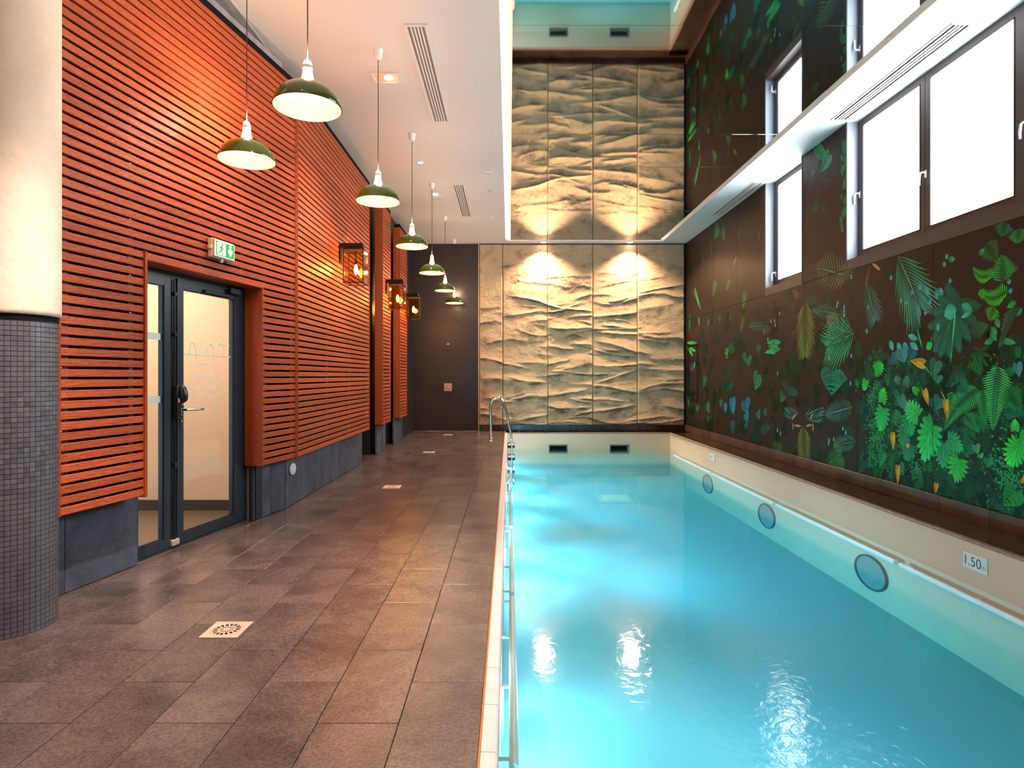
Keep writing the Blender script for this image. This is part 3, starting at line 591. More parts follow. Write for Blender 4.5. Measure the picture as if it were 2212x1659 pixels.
for (b, t_, w_, c) in [((1090, 330), (1165, 400), .08, (.01, .26, .12)), ((560, 20), (590, 140), .12, TB), ((470, 90), (520, 150), .08, (.04, .22, .25)), ((660, 30), (640, 130), .08, (.03, .2, .22)), ((400, 950), (365, 1075), .07, (.02, .4, .12)), ((545, 1060), (580, 1150), .08, (.02, .35, .1)),
                       ((800, 1040), (820, 1130), .08, (.01, .22, .06)), ((1180, 860), (1130, 960), .1, (.01, .24, .12)), ((1230, 880), (1250, 960), .05, (.12, .5, .2)), ((1340, 1000), (1340, 1080), .06, (.02, .4, .1)), ((1590, 1290), (1480, 1420), .11, (.02, .5, .1)), ((875, 130), (840, 275), .09, (.05, .3, .22)),
                       ((910, 460), (870, 560), .09, (.04, .3, .2)), ((890, 260), (890, 330), .07, (.05, .34, .25)), ((1270, 960), (1285, 1000), .04, G2), ((700, 1190), (760, 1250), .12, (.01, .24, .05)), ((1600, 150), (1620, 270), .05, (.1, .4, .4)), ((1180, 1240), (1130, 1290), .1, (.01, .14, .05)), ((980, 1230), (1050, 1280), .12, (.01, .16, .06)), ((1420, 1390), (1400, 1450), .08, (.03, .2, .15))]:
    heart(Z7(*b), Z7(*t_), w_, c)
for (b, t_, w_) in [((760, 150), (640, 120), .055), ((770, 390), (805, 520), .045), ((960, 490), (975, 655), .04), ((485, 780), (490, 925), .045), ((530, 1075), (530, 1235), .042), ((615, 870), (625, 910), .03), ((875, 1225), (865, 1310), .035), ((1650, 1170), (1690, 1210), .05)]: calla(Z7(*b), Z7(*t_), w_)
lance(Z7(755, 150), Z7(830, 250), .008, G2, G, n=3); lance(Z7(915, 390), Z7(965, 490), .008, G2, G2, n=3); lance(Z7(1015, 0), Z7(1000, 150), .01, G, G, n=2)
# the upper panel between the two windows
for (b, t_, w_, c) in [((800, 1010), (880, 1110), .09, (.03, .40, .14)), ((880, 1060), (820, 1180), .12, (.03, .44, .15)), ((760, 1190), (790, 1170), .05, (.03, .3, .1)), ((990, 960), (985, 1060), .07, (.03, .34, .12)), ((980, 1430), (990, 1480), .06, (.04, .45, .12)), ((800, 1400), (760, 1440), .06, (.03, .2, .08))]:
    heart(W(1512+b[0]/3.16, b[1]/3.16), W(1512+t_[0]/3.16, t_[1]/3.16), w_, c, None, False)
for k_ in range(16):
    x, y = random.uniform(720, 930), random.uniform(1010, 1400); palm(W(1512+x/3.16, y/3.16), W(1512+(x+random.uniform(-60, 60))/3.16, (y+70)/3.16), .14, (.06, .09, .04), n=7)
for k_ in range(26):
    x, y = random.uniform(960, 1010), random.uniform(980, 1560); lance(W(1512+x/3.16, y/3.16), W(1512+(x+random.uniform(-16, 16))/3.16, (y+50)/3.16), .03, GD, (.03, .22, .08), n=3)
# the same bouquet goes on beyond the frame
nq = len(QV)
for i in range(nq):
    v = QV[i]
    if v[:, 0].min() > -7.2 and v[:, 0].max() < -4.95 and v[:, 1].max() < 1.75:
        m_ = v.copy(); m_[:, 0] = -9.62 - v[:, 0]+0.0; QV.append(m_); QC.append(QC[i]); QD.append(QD[i]+.3); QI.append(QI[i]+10**6)
def clip(pv, pc, ax, val, keep_gt):
    out, oc = [], []; n = len(pv)
    for i in range(n):
        a, b, ca, cb = pv[i], pv[(i+1) % n], pc[i], pc[(i+1) % n]
        ia = (a[ax] >= val) if keep_gt else (a[ax] <= val); ib = (b[ax] >= val) if keep_gt else (b[ax] <= val)
        if ia: out.append(a); oc.append(ca)
        if ia != ib:
            k = (val-a[ax])/(b[ax]-a[ax]); out.append(a+(b-a)*k); oc.append(ca+(cb-ca)*k)
    return out, oc
bbs = np.array([[v[:, 0].min(), v[:, 0].max(), v[:, 1].min(), v[:, 1].max()] for v in QV])
# stack the overprinted shapes: each gets the first free layer above what it covers
CS = .02; grid = np.zeros((1000, 300), np.int32); lay = {}; members = {}
for i, q in enumerate(QI): members.setdefault(q, []).append(i)
for q, ms_ in sorted(members.items(), key=lambda kv: (QD[kv[1][0]], kv[0])):
    sl_ = [(slice(max(0, int((bbs[i][0]+16)/CS)), int((bbs[i][1]+16)/CS)+1), slice(max(0, int((bbs[i][2]+.5)/CS)), int((bbs[i][3]+.5)/CS)+1)) for i in ms_]
    m_ = 0
    for a_ in sl_:
        g_ = grid[a_]; m_ = max(m_, int(g_.max()) if g_.size else 0)
    for a_ in sl_: grid[a_] = m_+1
    lay[q] = m_+1
for (b, a, z0, z1), po in zip(panels, PO):
    e = .003; u0, u1, w0, w1 = -a+e, -b-e, z0+e, z1-e
    sel = np.nonzero((bbs[:, 1] > u0) & (bbs[:, 0] < u1) & (bbs[:, 3] > w0) & (bbs[:, 2] < w1))[0]
    vs_, fs_, cs_ = [], [], []
    for i in sel:
        v, c = list(QV[i]), list(QC[i]); bb = bbs[i]
        if bb[0] < u0: v, c = clip(v, c, 0, u0, True)
        if bb[1] > u1 and len(v) > 2: v, c = clip(v, c, 0, u1, False)
        if bb[2] < w0 and len(v) > 2: v, c = clip(v, c, 1, w0, True)
        if bb[3] > w1 and len(v) > 2: v, c = clip(v, c, 1, w1, False)
        if len(v) < 3: continue
        x = -.0003 - min(9e-6, .004/grid.max())*lay[QI[i]]; k = len(vs_)
        for p, q in zip(v, c): vs_.append((x, -p[0], p[1])); cs_.append((q[0], q[1], q[2], 1))
        fs_.append(tuple(range(k, k+len(v))))
    if not fs_: continue
    me = bpy.data.meshes.new('foliage_print'); me.from_pydata(vs_, [], fs_); me.update()
    ca = me.color_attributes.new('Col', 'FLOAT_COLOR', 'POINT'); ca.data.foreach_set('color', np.array(cs_, dtype=np.float32).ravel())
    me.materials.append(M['print']); obj('foliage_print', me, None, po)
# thin outline of the service hatch at the far end of the mural
h = MB(); ya, yb, za, zb = 13.42, 14.12, .76, 2.03
for bx in [(ya, yb, za, za+.014), (ya, yb, zb-.014, zb), (ya, ya+.014, za, zb), (yb-.014, yb, za, zb)]: h.box(-.009, 0, *bx)
tag(obj('service_hatch', h, M['black'], None, loc=(XR-.009, 0, 0)), 'slim black rectangular hatch outline on the mural beside the sandstone wall', 'hatch')

# ------------------------------------------------------------------ sculpted stone wall
def vnoise(x, y, seed):
    r = np.random.default_rng(seed).random((64, 64)); xi = np.floor(x).astype(int); yi = np.floor(y).astype(int); fx = x-xi; fy = y-yi
    fx = fx*fx*(3-2*fx); fy = fy*fy*(3-2*fy); g = lambda i, j: r[i % 64, j % 64]
    return (g(xi, yi)*(1-fx)+g(xi+1, yi)*fx)*(1-fy)+(g(xi, yi+1)*(1-fx)+g(xi+1, yi+1)*fx)*fy
ridges = []
zz = .08
while zz < 4.1:
    tp = max(.25, min(1, (4.3-zz)/1.1))
    for rep in range(3):
        x0 = random.uniform(-1.4, 3.7); ln = random.uniform(.8, 2.4)
        ridges.append((zz+random.uniform(-.06, .06), x0, x0+ln, random.uniform(-.2, .2), random.uniform(.02, .07), random.uniform(1.5, 4), random.uniform(0, 6.28),
                       random.uniform(.014, .042)*tp, random.uniform(.05, .13), random.uniform(.025, .07)))
    zz += random.uniform(.085, .13)
def relief(x, z):
    z = z + (vnoise(x*1.6+3, z*2.2, 5)-.5)*.16 + (vnoise(x*9, z*9, 15)-.5)*.018
    h = np.zeros_like(x); S = .006
    acc = np.zeros_like(x)
    for (z0, xa, xb, sl, A, fq, ph, amp, L1, L2) in ridges:
        zc = z0 + sl*(x-(xa+xb)/2) + A*np.sin(fq*x+ph)
        s = np.clip((x-xa)/.5, 0, 1)*np.clip((xb-x)/.5, 0, 1); s = s*s*(3-2*s); d = z-zc
        b = amp*s*np.where(d > 0, np.exp(-(d/L1)**1.3 if False else -np.clip(d, 0, 9)/L1), np.exp(-(np.clip(-d, 0, 9)/L2)**1.5))
        acc += np.exp(np.clip(b/S, 0, 60))-1
    h = S*np.log1p(acc)
    h += .020*vnoise(x*2.3, z*6, 8) + .007*vnoise(x*12, z*15, 9) + .004*vnoise(x*37, z*41, 3)
    return h
sw = empty('stone_relief_wall', (0, YB, 0)); tag(sw, 'sand-coloured relief wall of rippled stone slabs behind the pool', 'wall cladding')
XJ = [-.72, -.155, .92, 1.99, 3.06, 4.195]
for pi_, (a, b) in enumerate(zip(XJ[:-1], XJ[1:])):
    nx, nz = int((b-a)/.0125), 330
    xs = np.linspace(a+.003, b-.003, nx+1); zs = np.linspace(.156, ZC-.03, nz+1)
    X, Zg = np.meshgrid(xs, zs); h = relief(X+pi_*.03, Zg+(pi_ % 2)*.02)*(1, 1, 1.1, .85, .7)[pi_]
    h += .02 if pi_ == 4 else 0
    edge = np.minimum(np.clip((X-a)/.02, 0, 1), np.clip((b-X)/.02, 0, 1)); h = .03+h*(.55+.45*edge)-(1-edge)*.018
    Xe = X.copy()
    if pi_ == 4: Xe[:, -3:] -= (.02+.03*vnoise(Zg[:, -3:]*3, Zg[:, -3:]*0, 4))*np.array([.3, .7, 1])
    sm_ = h.copy()
    for _ in range(10): sm_[1:-1] = (sm_[:-2]+sm_[1:-1]*2+sm_[2:])/4; sm_[:, 1:-1] = (sm_[:, :-2]+sm_[:, 1:-1]*2+sm_[:, 2:])/4
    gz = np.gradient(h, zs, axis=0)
    grey_shade = np.clip(.12 + gz*1.25 - (h-sm_)*10, -.2, 1.0)      # shade painted grey on the lower faces and hollows of the ripples
    grey_shade += np.clip((1.5-Zg)*.18, 0, .3)  # more grey towards the bottom
    V = np.stack([Xe, -h, Zg], -1).reshape(-1, 3)
    i = np.arange((nx+1)*(nz+1)).reshape(nz+1, nx+1); Fq = np.stack([i[:-1, :-1], i[:-1, 1:], i[1:, 1:], i[1:, :-1]], -1).reshape(-1, 4)
    nv = len(V); ring = np.concatenate([i[0, :], i[1:, -1], i[-1, -2::-1], i[-2:0:-1, 0]]); back = V[ring].copy(); back[:, 1] = -.001
    V = np.concatenate([V, back]); m_ = len(ring); q = np.arange(m_)
    side = np.stack([ring, nv+q, nv+(q+1) % m_, ring[(q+1) % m_]], -1); Fq = np.concatenate([Fq, side])
    me = bpy.data.meshes.new('stone_slab'); me.from_pydata(V.tolist(), [], Fq.tolist()); me.update()
    at_ = me.attributes.new('ripple_shade', 'FLOAT', 'POINT'); hv = np.concatenate([grey_shade.ravel(), np.full(m_, .6)]).astype(np.float32); at_.data.foreach_set('value', hv)
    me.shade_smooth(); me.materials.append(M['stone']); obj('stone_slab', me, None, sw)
struct('trim_4', MB().box(-.735, -.722, YB-.07, YB, .0, ZC-.01), M['brushed'])

# ------------------------------------------------------------------ slatted wood cladding
P_, SH = .0617, .0452
zrow = [.512+P_*i for i in range(60)]
sm_cache = {}
def slat(par, s0, s1, z):
    k = round(s1-s0, 3)
    if k not in sm_cache:
        L = s1-s0; sm_cache[k] = MB().box(-L/2, L/2, 0, .021, 0, SH, .0022).mesh('slat'); sm_cache[k].materials.append(M['wood'])
    return obj('slat', sm_cache[k], None, par, loc=((s0+s1)/2, random.uniform(-.0006, .0006), z))
def battens(par, ss, z0, z1):
    for s in ss: obj('batten', MB().box(s-.022, s+.022, .0225, .052, z0, z1), M['batten'], par)
def screws(par, pts):
    b = MB()
    for (s, z) in pts: b.lathe([(.0, -.003), (.0045, -.002), (.0045, .004)], (s, .018, z), 8, 'y')
    tag(obj('screws', b, M['steel'], par), kind='stuff')
ZT = 4.19
# near canted panel with the door opening
s_l, s_o0, s_o1, s_r = -2.548, -1.935, -.556, -.012
wp = empty('slatted_wall_panel', B0, TH); tag(wp, 'large orange-brown slatted wood panel around the glass door beside the column', 'wood panel', 'slatted wood panels on the left wall')
for z in zrow:
    if z+SH < 2.13: slat(wp, s_l, s_o0, z); slat(wp, s_o1, s_r, z)
    else: slat(wp, s_l, s_r, z)
obj('backing_board', MB().box(s_l, s_o0+.01, .055, .068, .512, ZT).box(s_o1-.01, s_r, .055, .068, .512, ZT).box(s_o0+.01, s_o1-.01, .055, .068, 2.13, ZT), M['black'], wp)
battens(wp, [-2.5, -2.02], .52, 4.18); battens(wp, [-1.35, -.83], 2.15, 4.18); battens(wp, [-.5, -.05], .52, 4.18)
obj('edge_trim', MB().box(s_l-.014, s_l, -.004, .14, .506, ZT, .002), M['woodv'], wp)
obj('edge_trim', MB().box(s_o0, s_o0+.022, -.012, .12, .500, 2.165, .002), M['woodv'], wp)
obj('door_lining', MB().box(s_o1-.016, s_o1, -.004, .175, .506, 2.125, .002), M['woodv'], wp)
obj('door_lining', MB().box(s_o0+.022, s_o1-.0005, -.004, .175, 2.108, 2.1255, .002), M['wood'], wp)
obj('edge_trim', MB().box(s_r, .010, -.006, .06, .506, ZT, .002), M['woodv'], wp)
obj('cap_strip', MB().box(s_l-.014, .008, -.006, .12, ZT+.001, ZT+.052), M['black'], wp)
screws(wp, [(-2.03, .512+P_*k-.008) for k in (4, 10, 14, 20, 24, 30, 36, 40, 46, 50, 54)]+[(-2.53, .512+P_*k-.008) for k in (2, 8, 14, 18, 22)]+[(-.05, .512+P_*k-.008) for k in (3, 11, 19, 27, 35, 43)])
def panel(y0, y1, label, side):
    p = empty('slatted_wall_panel', (-2.11, y0, 0), R(90)); tag(p, label, 'wood panel', 'slatted wood panels on the left wall'); L = y1-y0
    for z in zrow: slat(p, .016, L-.014, z)
    obj('backing_board', MB().box(.016, L-.014, .055, .068, .512, ZT), M['black'], p)
    n = 4 if L > 2 else 2
    battens(p, [.06+(L-.12)*i/(n-1) for i in range(n)], .52, 4.18)
    obj('side_board' if side else 'edge_trim', MB().box(0, .0155, -.006, .13 if side else .06, .506, ZT, .002), M['woodv'], p)
    obj('edge_trim', MB().box(L-.0135, L, -.006, .13, .506, ZT, .002), M['woodv'], p)
    obj('cap_strip', MB().box(0, L, -.004, .12, ZT+.001, ZT+.05), M['black'], p)
    return p
panel(5.985, 9.08, 'long orange-brown slatted wood panel carrying the nearest lantern, past the canted corner', False)
panel(10.03, 10.70, 'narrow slatted wood panel carrying the middle lantern, with a plain side board', True)
panel(11.62, 12.40, 'farthest narrow slatted wood panel, nearest the shower corner', True)

# ------------------------------------------------------------------ glazed door and the corridor behind
dr = empty('door_1', B0, TH); tag(dr, kind='structure'); DF = .18
def dz(px, py): return near(px, py, DF)
a0 = near(291, 1222, DF)[0]; a1 = near(536, 1124, DF)[0]
gl0, gl1 = near(299, 1, DF)[0], near(355, 1, DF)[0]; gr0, gr1 = near(397, 1, DF)[0], near(506, 1, DF)[0]
m0, m1 = near(369, 1, DF)[0], near(383, 1, DF)[0]
zt, zb = 1.995, .10
obj('door_frame', MB().box(a0, a1+.07, DF-.005, DF+.07, 2.075, 2.22).box(a1-.045, a1, DF-.005, DF+.07, .02, 2.075).box(a0, a0+.012, DF-.005, DF+.07, .02, 2.075)
    .box(a0, a1, DF+.0, DF+.07, 0, .02).box(a1, a1+.10, .10, DF+.09, 0, 2.2), M['anthracite'], dr)
def leaf(name, s0, s1, g0, g1):
    o = obj(name, MB().box(s0, g0, DF, DF+.055, .025, 2.07, .002).box(g1, s1, DF, DF+.055, .025, 2.07, .002).box(g0, g1, DF, DF+.055, .025, zb).box(g0, g1, DF, DF+.055, zt, 2.07), M['anthracite'], dr)
    obj('glass_pane', MB().box(g0, g1, DF+.025, DF+.031, zb, zt), M['glass'], o)
    obj('glazing_bead', MB().box(g0, g0+.008, DF+.010, DF+.024, zb, zt).box(g1-.008, g1, DF+.010, DF+.024, zb, zt).box(g0, g1, DF+.010, DF+.024, zt-.008, zt).box(g0, g1, DF+.010, DF+.024, zb, zb+.008), M['blackmetal'], o)
    return o
lf = leaf('door_leaf', a0+.014, m0, gl0, gl1); rf = leaf('door_leaf', m1, a1-.047, gr0, gr1)
obj('meeting_rod', MB().box(m0+.003, m1-.003, DF+.012, DF+.05, .03, 2.07).tube([((m0+m1)/2, DF-.004, .06), ((m0+m1)/2, DF-.004, 2.05)], .008, 8)
    .box((m0+m1)/2-.013, (m0+m1)/2+.013, DF-.018, DF+.012, 1.93, 1.96, .003).box((m0+m1)/2-.013, (m0+m1)/2+.013, DF-.018, DF+.012, 1.62, 1.65, .003).box((m0+m1)/2-.013, (m0+m1)/2+.013, DF-.018, DF+.012, .62, .66, .003), M['blackmetal'], rf)
obj('floor_bolt', MB().box(m0-.004, m1+.004, DF-.02, DF+.01, .03, .075, .004), M['brushed'], rf)
# closer, panic box, lever, cylinder
c0, c1 = near(438, 1, DF)[0], near(520, 1, DF)[0]
obj('door_closer', MB().box(c0+.0, c1-.16, DF-.026, DF, 2.0, 2.022, .003).box(c1-.2, c1-.045, DF-.045, DF, 2.03, 2.085, .006), M['blackmetal'], rf)
pc = near(386, 851, DF); zc_ = pc[1]
b = MB(); n_ = 14
prof = [(0, -.01), (.05, -.012), (.062, .0), (.066, .03), (.062, .10), (.05, .15), (.03, .18), (0, .185)]
b.box(pc[0]-.050, pc[0]-.012, DF-.03, DF, zc_-.19, zc_+.07, .006)
vs_, fs_ = [], []
for i in range(13):                                    # smooth rounded body of the latch
    v = -1+2*i/12; rr = max(.02, (1-abs(v)**2.6))**.5
    for k in range(16):
        q_ = math.pi*2*k/16; vs_.append((pc[0]+.038*rr*math.cos(q_), DF-.028-.045*rr*math.sin(q_)*(1-.25*v), zc_+.072*v))
fs_ = [(i*16+k, i*16+(k+1) % 16, (i+1)*16+(k+1) % 16, (i+1)*16+k) for i in range(12) for k in range(16)]+[tuple(range(16)), tuple(12*16+k for k in range(16))]
b.add(vs_, fs_)
obj('panic_latch', b, M['blackmetal'], rf, sm=True)
obj('latch_label', MB().box(pc[0]-.045, pc[0]-.020, DF-.034, DF-.03, zc_-.062, zc_-.032), M['ivory'], rf)
lv = near(392, 885, DF); le = near(438, 887, DF-.05)
obj('lever_handle', MB().lathe([(0, .0), (.013, 0), (.013, .012), (0, .012)], (lv[0], DF-.012, lv[1]+.022), 12, 'y').box(lv[0]-.012, lv[0]+.012, DF-.010, DF, lv[1]-.045, lv[1]+.045, .004)
    .tube([(lv[0], DF, lv[1]), (lv[0], DF-.05, lv[1]), (lv[0]+.015, DF-.056, lv[1]), (le[0], DF-.056, lv[1]-.004)], .0095, 12), M['steel'], rf, sm=True)
lc = near(391, 914, DF)
obj('lock_cylinder', MB().box(lc[0]-.011, lc[0]+.011, DF-.010, DF, lc[1]-.04, lc[1]+.04, .004).lathe([(0, -.014), (.006, -.014), (.006, 0)], (lc[0], DF-.002, lc[1]+.01), 10, 'y'), M['steel'], rf)
# frosted stickers on the glass
def ds(x, y): return near(x/3.16, 500+y/3.16, DF+.024)
st = MB()
def arc(pts): st.strip([ds(*p) for p in pts], .0085, DF+.0235)
arc([(1256, 840), (1571, 858)]); arc([(1290, 842), (1292, 790), (1302, 768), (1316, 764), (1328, 772), (1335, 800), (1336, 1084)])
arc([(1410, 848), (1412, 795), (1422, 774), (1436, 769), (1448, 778), (1456, 800), (1462, 1052)]); arc([(1336, 908), (1462, 911)]); arc([(1336, 989), (1462, 994)])
arc([(1524, 742), (1486, 774), (1566, 781), (1524, 742)]); arc([(1526, 778), (1526, 852)])
arc([(1255, 1040), (1285, 1068), (1312, 1084), (1345, 1080), (1375, 1052), (1400, 1043), (1428, 1052), (1458, 1074), (1478, 1072)]); arc([(1496, 1042), (1518, 1036), (1540, 1040)])
arc([(1262, 1096), (1290, 1122), (1314, 1138), (1345, 1136), (1375, 1106), (1398, 1094), (1424, 1106), (1452, 1128), (1478, 1118), (1508, 1092), (1540, 1088)])
obj('pool_pictogram', st, M['frost'], rf)
bd = MB()
for (ya_, yb_) in ((697, 742), (1124, 1168)):
    z0_, z1_ = ds(1110, yb_)[1], ds(1110, ya_)[1]; bd.box(gl0, gl1, DF+.0232, DF+.024, z0_, z1_)
obj('frosted_band', bd, M['frost'], lf)
# corridor shell seen through the glass
struct('corridor_wall', MB().box(-5.2, -2.42, 5.9, 6.0, 0, 2.7).box(-5.3, -5.2, 3.6, 6.0, 0, 2.7), M['corridor'])
struct('baseboard_corridor', MB().box(-5.2, -2.42, 5.885, 5.9, 0, .105), mat('dark_corridor_skirting', (.035, .028, .024), .5))
def slanted(z0, z1, xa, xb):
    p = [(-5.3, 3.6), (xa, 3.6), (xb, 5.9), (-5.3, 5.9)]
    return MB().add([(x, y, z0) for x, y in p]+[(x, y, z1) for x, y in p], [(3, 2, 1, 0), (4, 5, 6, 7)]+[(i, (i+1) % 4, 4+(i+1) % 4, 4+i) for i in range(4)])
struct('corridor_floor', slanted(-.02, .002, -2.72, -2.30), M['corrfloor'])
struct('corridor_ceiling', slanted(2.7, 2.75, -2.86, -2.44), M['corridor'])
light('corridor_lamp', 'AREA', (-3.5, 4.9, 2.66), 26, (1, .78, .56), size=1.0, shape='SQUARE')

# ------------------------------------------------------------------ column
cc = (-2.6424, 3.18); RC = .21
cl = empty('round_column', (cc[0], cc[1], 0)); tag(cl, 'thick round column, cream concrete above a grey mosaic-tiled lower half', 'column')
obj('column_core', MB().lathe([(RC-.004, 0), (RC-.004, 1.66)], n=96), M['tilegrout'], cl, sm=True)
obj('concrete_shaft', MB().lathe([(RC-.05, 1.636), (.217, 1.636), (.2225, 1.642), (.224, 1.66), (.224, ZC+.14)], n=96), M['render'], cl, sm=True)
obj('shadow_joint', MB().lathe([(RC-.05, 1.61), (RC+.002, 1.61), (RC+.002, 1.636), (RC-.05, 1.636)], n=64), M['black'], cl)
NT_ = 51; dA = 2*math.pi/NT_; nr_ = 62; pz = 1.6/nr_
def tileverts():
    g = .0011; a = dA/2 - g/RC; z0, z1 = g, pz-g; vs = []
    for (r, sa, sz) in ((RC-.004, 1, 0), (RC, 1, 0), ):
        k = 0 if r < RC else .0006
        for (q, z) in ((-a+k/RC, z0+k), (0, z0+k), (a-k/RC, z0+k), (a-k/RC, z1-k), (0, z1-k), (-a+k/RC, z1-k)): vs.append((r*math.cos(q), r*math.sin(q), z))
    fs = [(6, 7, 10, 11), (7, 8, 9, 10)]+[(i, (i+1) % 6, 6+(i+1) % 6, 6+i) for i in range(6)]
    return vs, fs
tv, tf = tileverts(); tme = MB().add(tv, tf).mesh('mosaic_tile'); tme.materials.append(M['tile'])
allt = []
for i in range(NT_):
    a = i*dA + .6*dA
    ca, sa = math.cos(a), math.sin(a); facing = ca*(-cc[0]-RC*ca)+sa*(-cc[1]-RC*sa)
    for j in range(nr_):
        P = (cc[0]+RC*ca, cc[1]+RC*sa, (j+.5)*pz); px = VX+F*P[0]/P[1]; vis = facing > 0 and px > 0
        allt.append((0 if vis else 1, abs(P[2]-1.0), a, j))
allt.sort(); rest = MB()
for n_i, (_, _, a, j) in enumerate(allt):
    if n_i < 300: obj('mosaic_tile', tme, None, cl, loc=(0, 0, j*pz), rot=(0, 0, a))
    else:
        ca, sa = math.cos(a), math.sin(a); dr_ = random.uniform(-.0003, .0003)
        rest.add([(x*ca-y*sa, x*sa+y*ca, z+j*pz) for x, y, z in tv], tf)
tag(obj('mosaic_tiles', rest, M['tile'], cl, fixn=False), kind='stuff')

# ------------------------------------------------------------------ pool
pb = empty('pool_basin', (0, 0, 0)); tag(pb, 'long rectangular beige-lined swimming pool sunk beside the dark deck', 'pool')
obj('pool_wall', MB().box(PX0-.12, PX0, PY0-.1, PY1+.1, ZP, -.032), M['liner'], pb)
obj('pool_wall', MB().box(PX1, PX1+.12, PY0-.1, PY1+.1, ZP, -.022), M['liner'], pb)
sk = [(.94, 1.335), (2.35, 2.755)]
fw = MB().box(PX0, sk[0][0], PY1, PY1+.12, ZP, -.022).box(sk[0][1], sk[1][0], PY1, PY1+.12, ZP, -.022).box(sk[1][1], PX1, PY1, PY1+.12, ZP, -.022)
for a, b in sk: fw.box(a, b, PY1, PY1+.12, ZP, -.46).box(a, b, PY1, PY1+.12, -.30, -.022).box(a, b, PY1+.11, PY1+.12, -.46, -.30)
obj('pool_wall', fw, M['liner'], pb)
obj('pool_wall', MB().box(PX0, PX1, PY0-.12, PY0, ZP, -.022), M['liner'], pb)
obj('pool_floor', MB().box(PX0-.1, PX1+.1, PY0-.1, PY1+.1, ZP-.1, ZP), mat('turquoise_floor_liner', (.22, .52, .60), .5), pb)
for a, b in sk:
    f_ = MB().box(a-.022, b+.022, PY1-.014, PY1, -.30, -.275).box(a-.022, b+.022, PY1-.014, PY1, -.485, -.46).box(a-.022, a, PY1-.014, PY1, -.46, -.30).box(b, b+.022, PY1-.014, PY1, -.46, -.30)
    s_ = obj('skimmer_frame', f_, mat('grey_skimmer_frame', (.16, .17, .16), .5), pb); obj('skimmer_mouth', MB().box(a, b, PY1+.09, PY1+.1, -.46, -.30), M['black'], s_)
# coping stones
def coping(prof, L):
    n = len(prof); vs = [(p[0], .001, p[1]) for p in prof]+[(p[0], L-.001, p[1]) for p in prof]
    return MB().add(vs, [tuple(range(n)), tuple(range(2*n-1, n-1, -1))]+[(i, (i+1) % n, n+(i+1) % n, n+i) for i in range(n)])
pl = [(-.1, -.035), (-.1, .001), (-.062, .001), (-.050, -.001), (-.042, -.006), (-.038, -.014), (-.038, -.035)]
me = coping(pl, .304).mesh('coping_stone'); me.materials.append(M['coping'])
pr_ = [(3.755, -.02), (3.755, .002), (3.722, .002), (3.712, -.001), (3.706, -.008), (3.706, -.02)]
me2 = coping(pr_, .304).mesh('coping_stone'); me2.materials.append(M['copingbrown'])
for k in range(46):
    y0 = -.02+.3045*k
    if y0+.3 > PY1+.06: break
    obj('coping_stone', me, None, pb, loc=(0, y0, 0)); obj('coping_stone', me2, None, pb, loc=(0, y0, 0))
me3 = MB().box(.001, .3035, -.012, .04, -.02, .002, .003).mesh('coping_stone'); me3.materials.append(M['copingbrown'])
for k in range(12): obj('coping_stone', me3, None, pb, loc=(-.04+k*.312, PY1, 0))
struct('trim_5', MB().box(-.1085, -.1005, .2, PY1+.04, -.02, .003), M['brass'])
# underwater discs, drain grate, lamps
for i, y in enumerate((6.18, 8.68, 11.25)):
    o = empty('pool_wall_disc', (PX1, y, -.70)); o.scale = (1, 1, .62); tag(o, ['large round grey grille under water on the mural side, nearest', 'middle one of the round grey grilles under water on the mural side', 'farthest round grey grille under water on the mural side'][i], 'grille', 'round underwater grilles')
    obj('rim', MB().lathe([(.25, -.001), (.252, -.02), (.27, -.024), (.28, -.012), (.28, -.001)], n=48, axis='x'), M['rubber'], o, sm=True)
    obj('grille', MB().lathe([(0, -.016), (.15, -.016), (.252, -.01)], n=48, axis='x'), M['disc'], o)
gr = empty('floor_grate', (1.98, 11.3, ZP)); tag(gr, 'pale square grate on the pool floor under the water', 'grate')
obj('grate_frame', MB().box(-.30, .30, -.30, -.26, 0, .03).box(-.30, .30, .26, .30, 0, .03).box(-.30, -.26, -.26, .26, 0, .03).box(.26, .30, -.26, .26, 0, .03), M['white'], gr)
obj('grate_plate', MB().box(-.25, .25, -.25, .25, 0, .04, .01), mat('pale_grate', (.75, .9, .75), .5), gr)
for i, y in enumerate((.9, 3.6, 6.65, 9.75, 12.6, -.6)):  # the last one sits unseen behind the camera
    if 0 < i < 5 or True:
        o = empty('underwater_lamp', (PX0, y, -.70)); tag(o, ['', 'lit underwater lamp on the deck side below the nearest rail', 'lit underwater lamp on the deck side, nearest of the three beams', 'lit underwater lamp on the deck side, middle one of the three beams', 'lit underwater lamp on the deck side, farthest of the three beams', 'lit underwater lamp on the deck side, unseen behind the camera'][i] or 'lit underwater lamp on the deck side near the rear end', 'lamp', 'underwater lamps')
        obj('lamp_ring', MB().lathe([(.09, .0), (.09, .012), (.13, .016), (.135, 0)], n=32, axis='x'), M['white'], o, sm=True)
        obj('lamp_lens', MB().lathe([(0, .012), (.05, .011), (.09, .006)], n=32, axis='x'), M['uwlamp'], o)
        lb = light('underwater_beam', 'SPOT', (PX0+.03, y, -.66), 600 if y > 5 else 190 if y > 2 else 70, (.50, .84, 1), rot=(0, R(-86.5), 0), spot_size=R(96), spot_blend=1, shadow_soft_size=.08)
        lb.scale = (.24, 1, 1)                                              # flat fan-shaped beam
        light('underwater_glow', 'POINT', (PX0+.17, y, -.62), 22 if y > 5 else 9, (.62, .92, 1), shadow_soft_size=.07)
tag(obj('pool_water', MB().box(PX0-.06, PX1+.06, PY0-.06, PY1+.005, ZP-.05, ZW), M['water']), 'calm turquoise pool water with small ripples at the near right', 'water', kind='stuff')
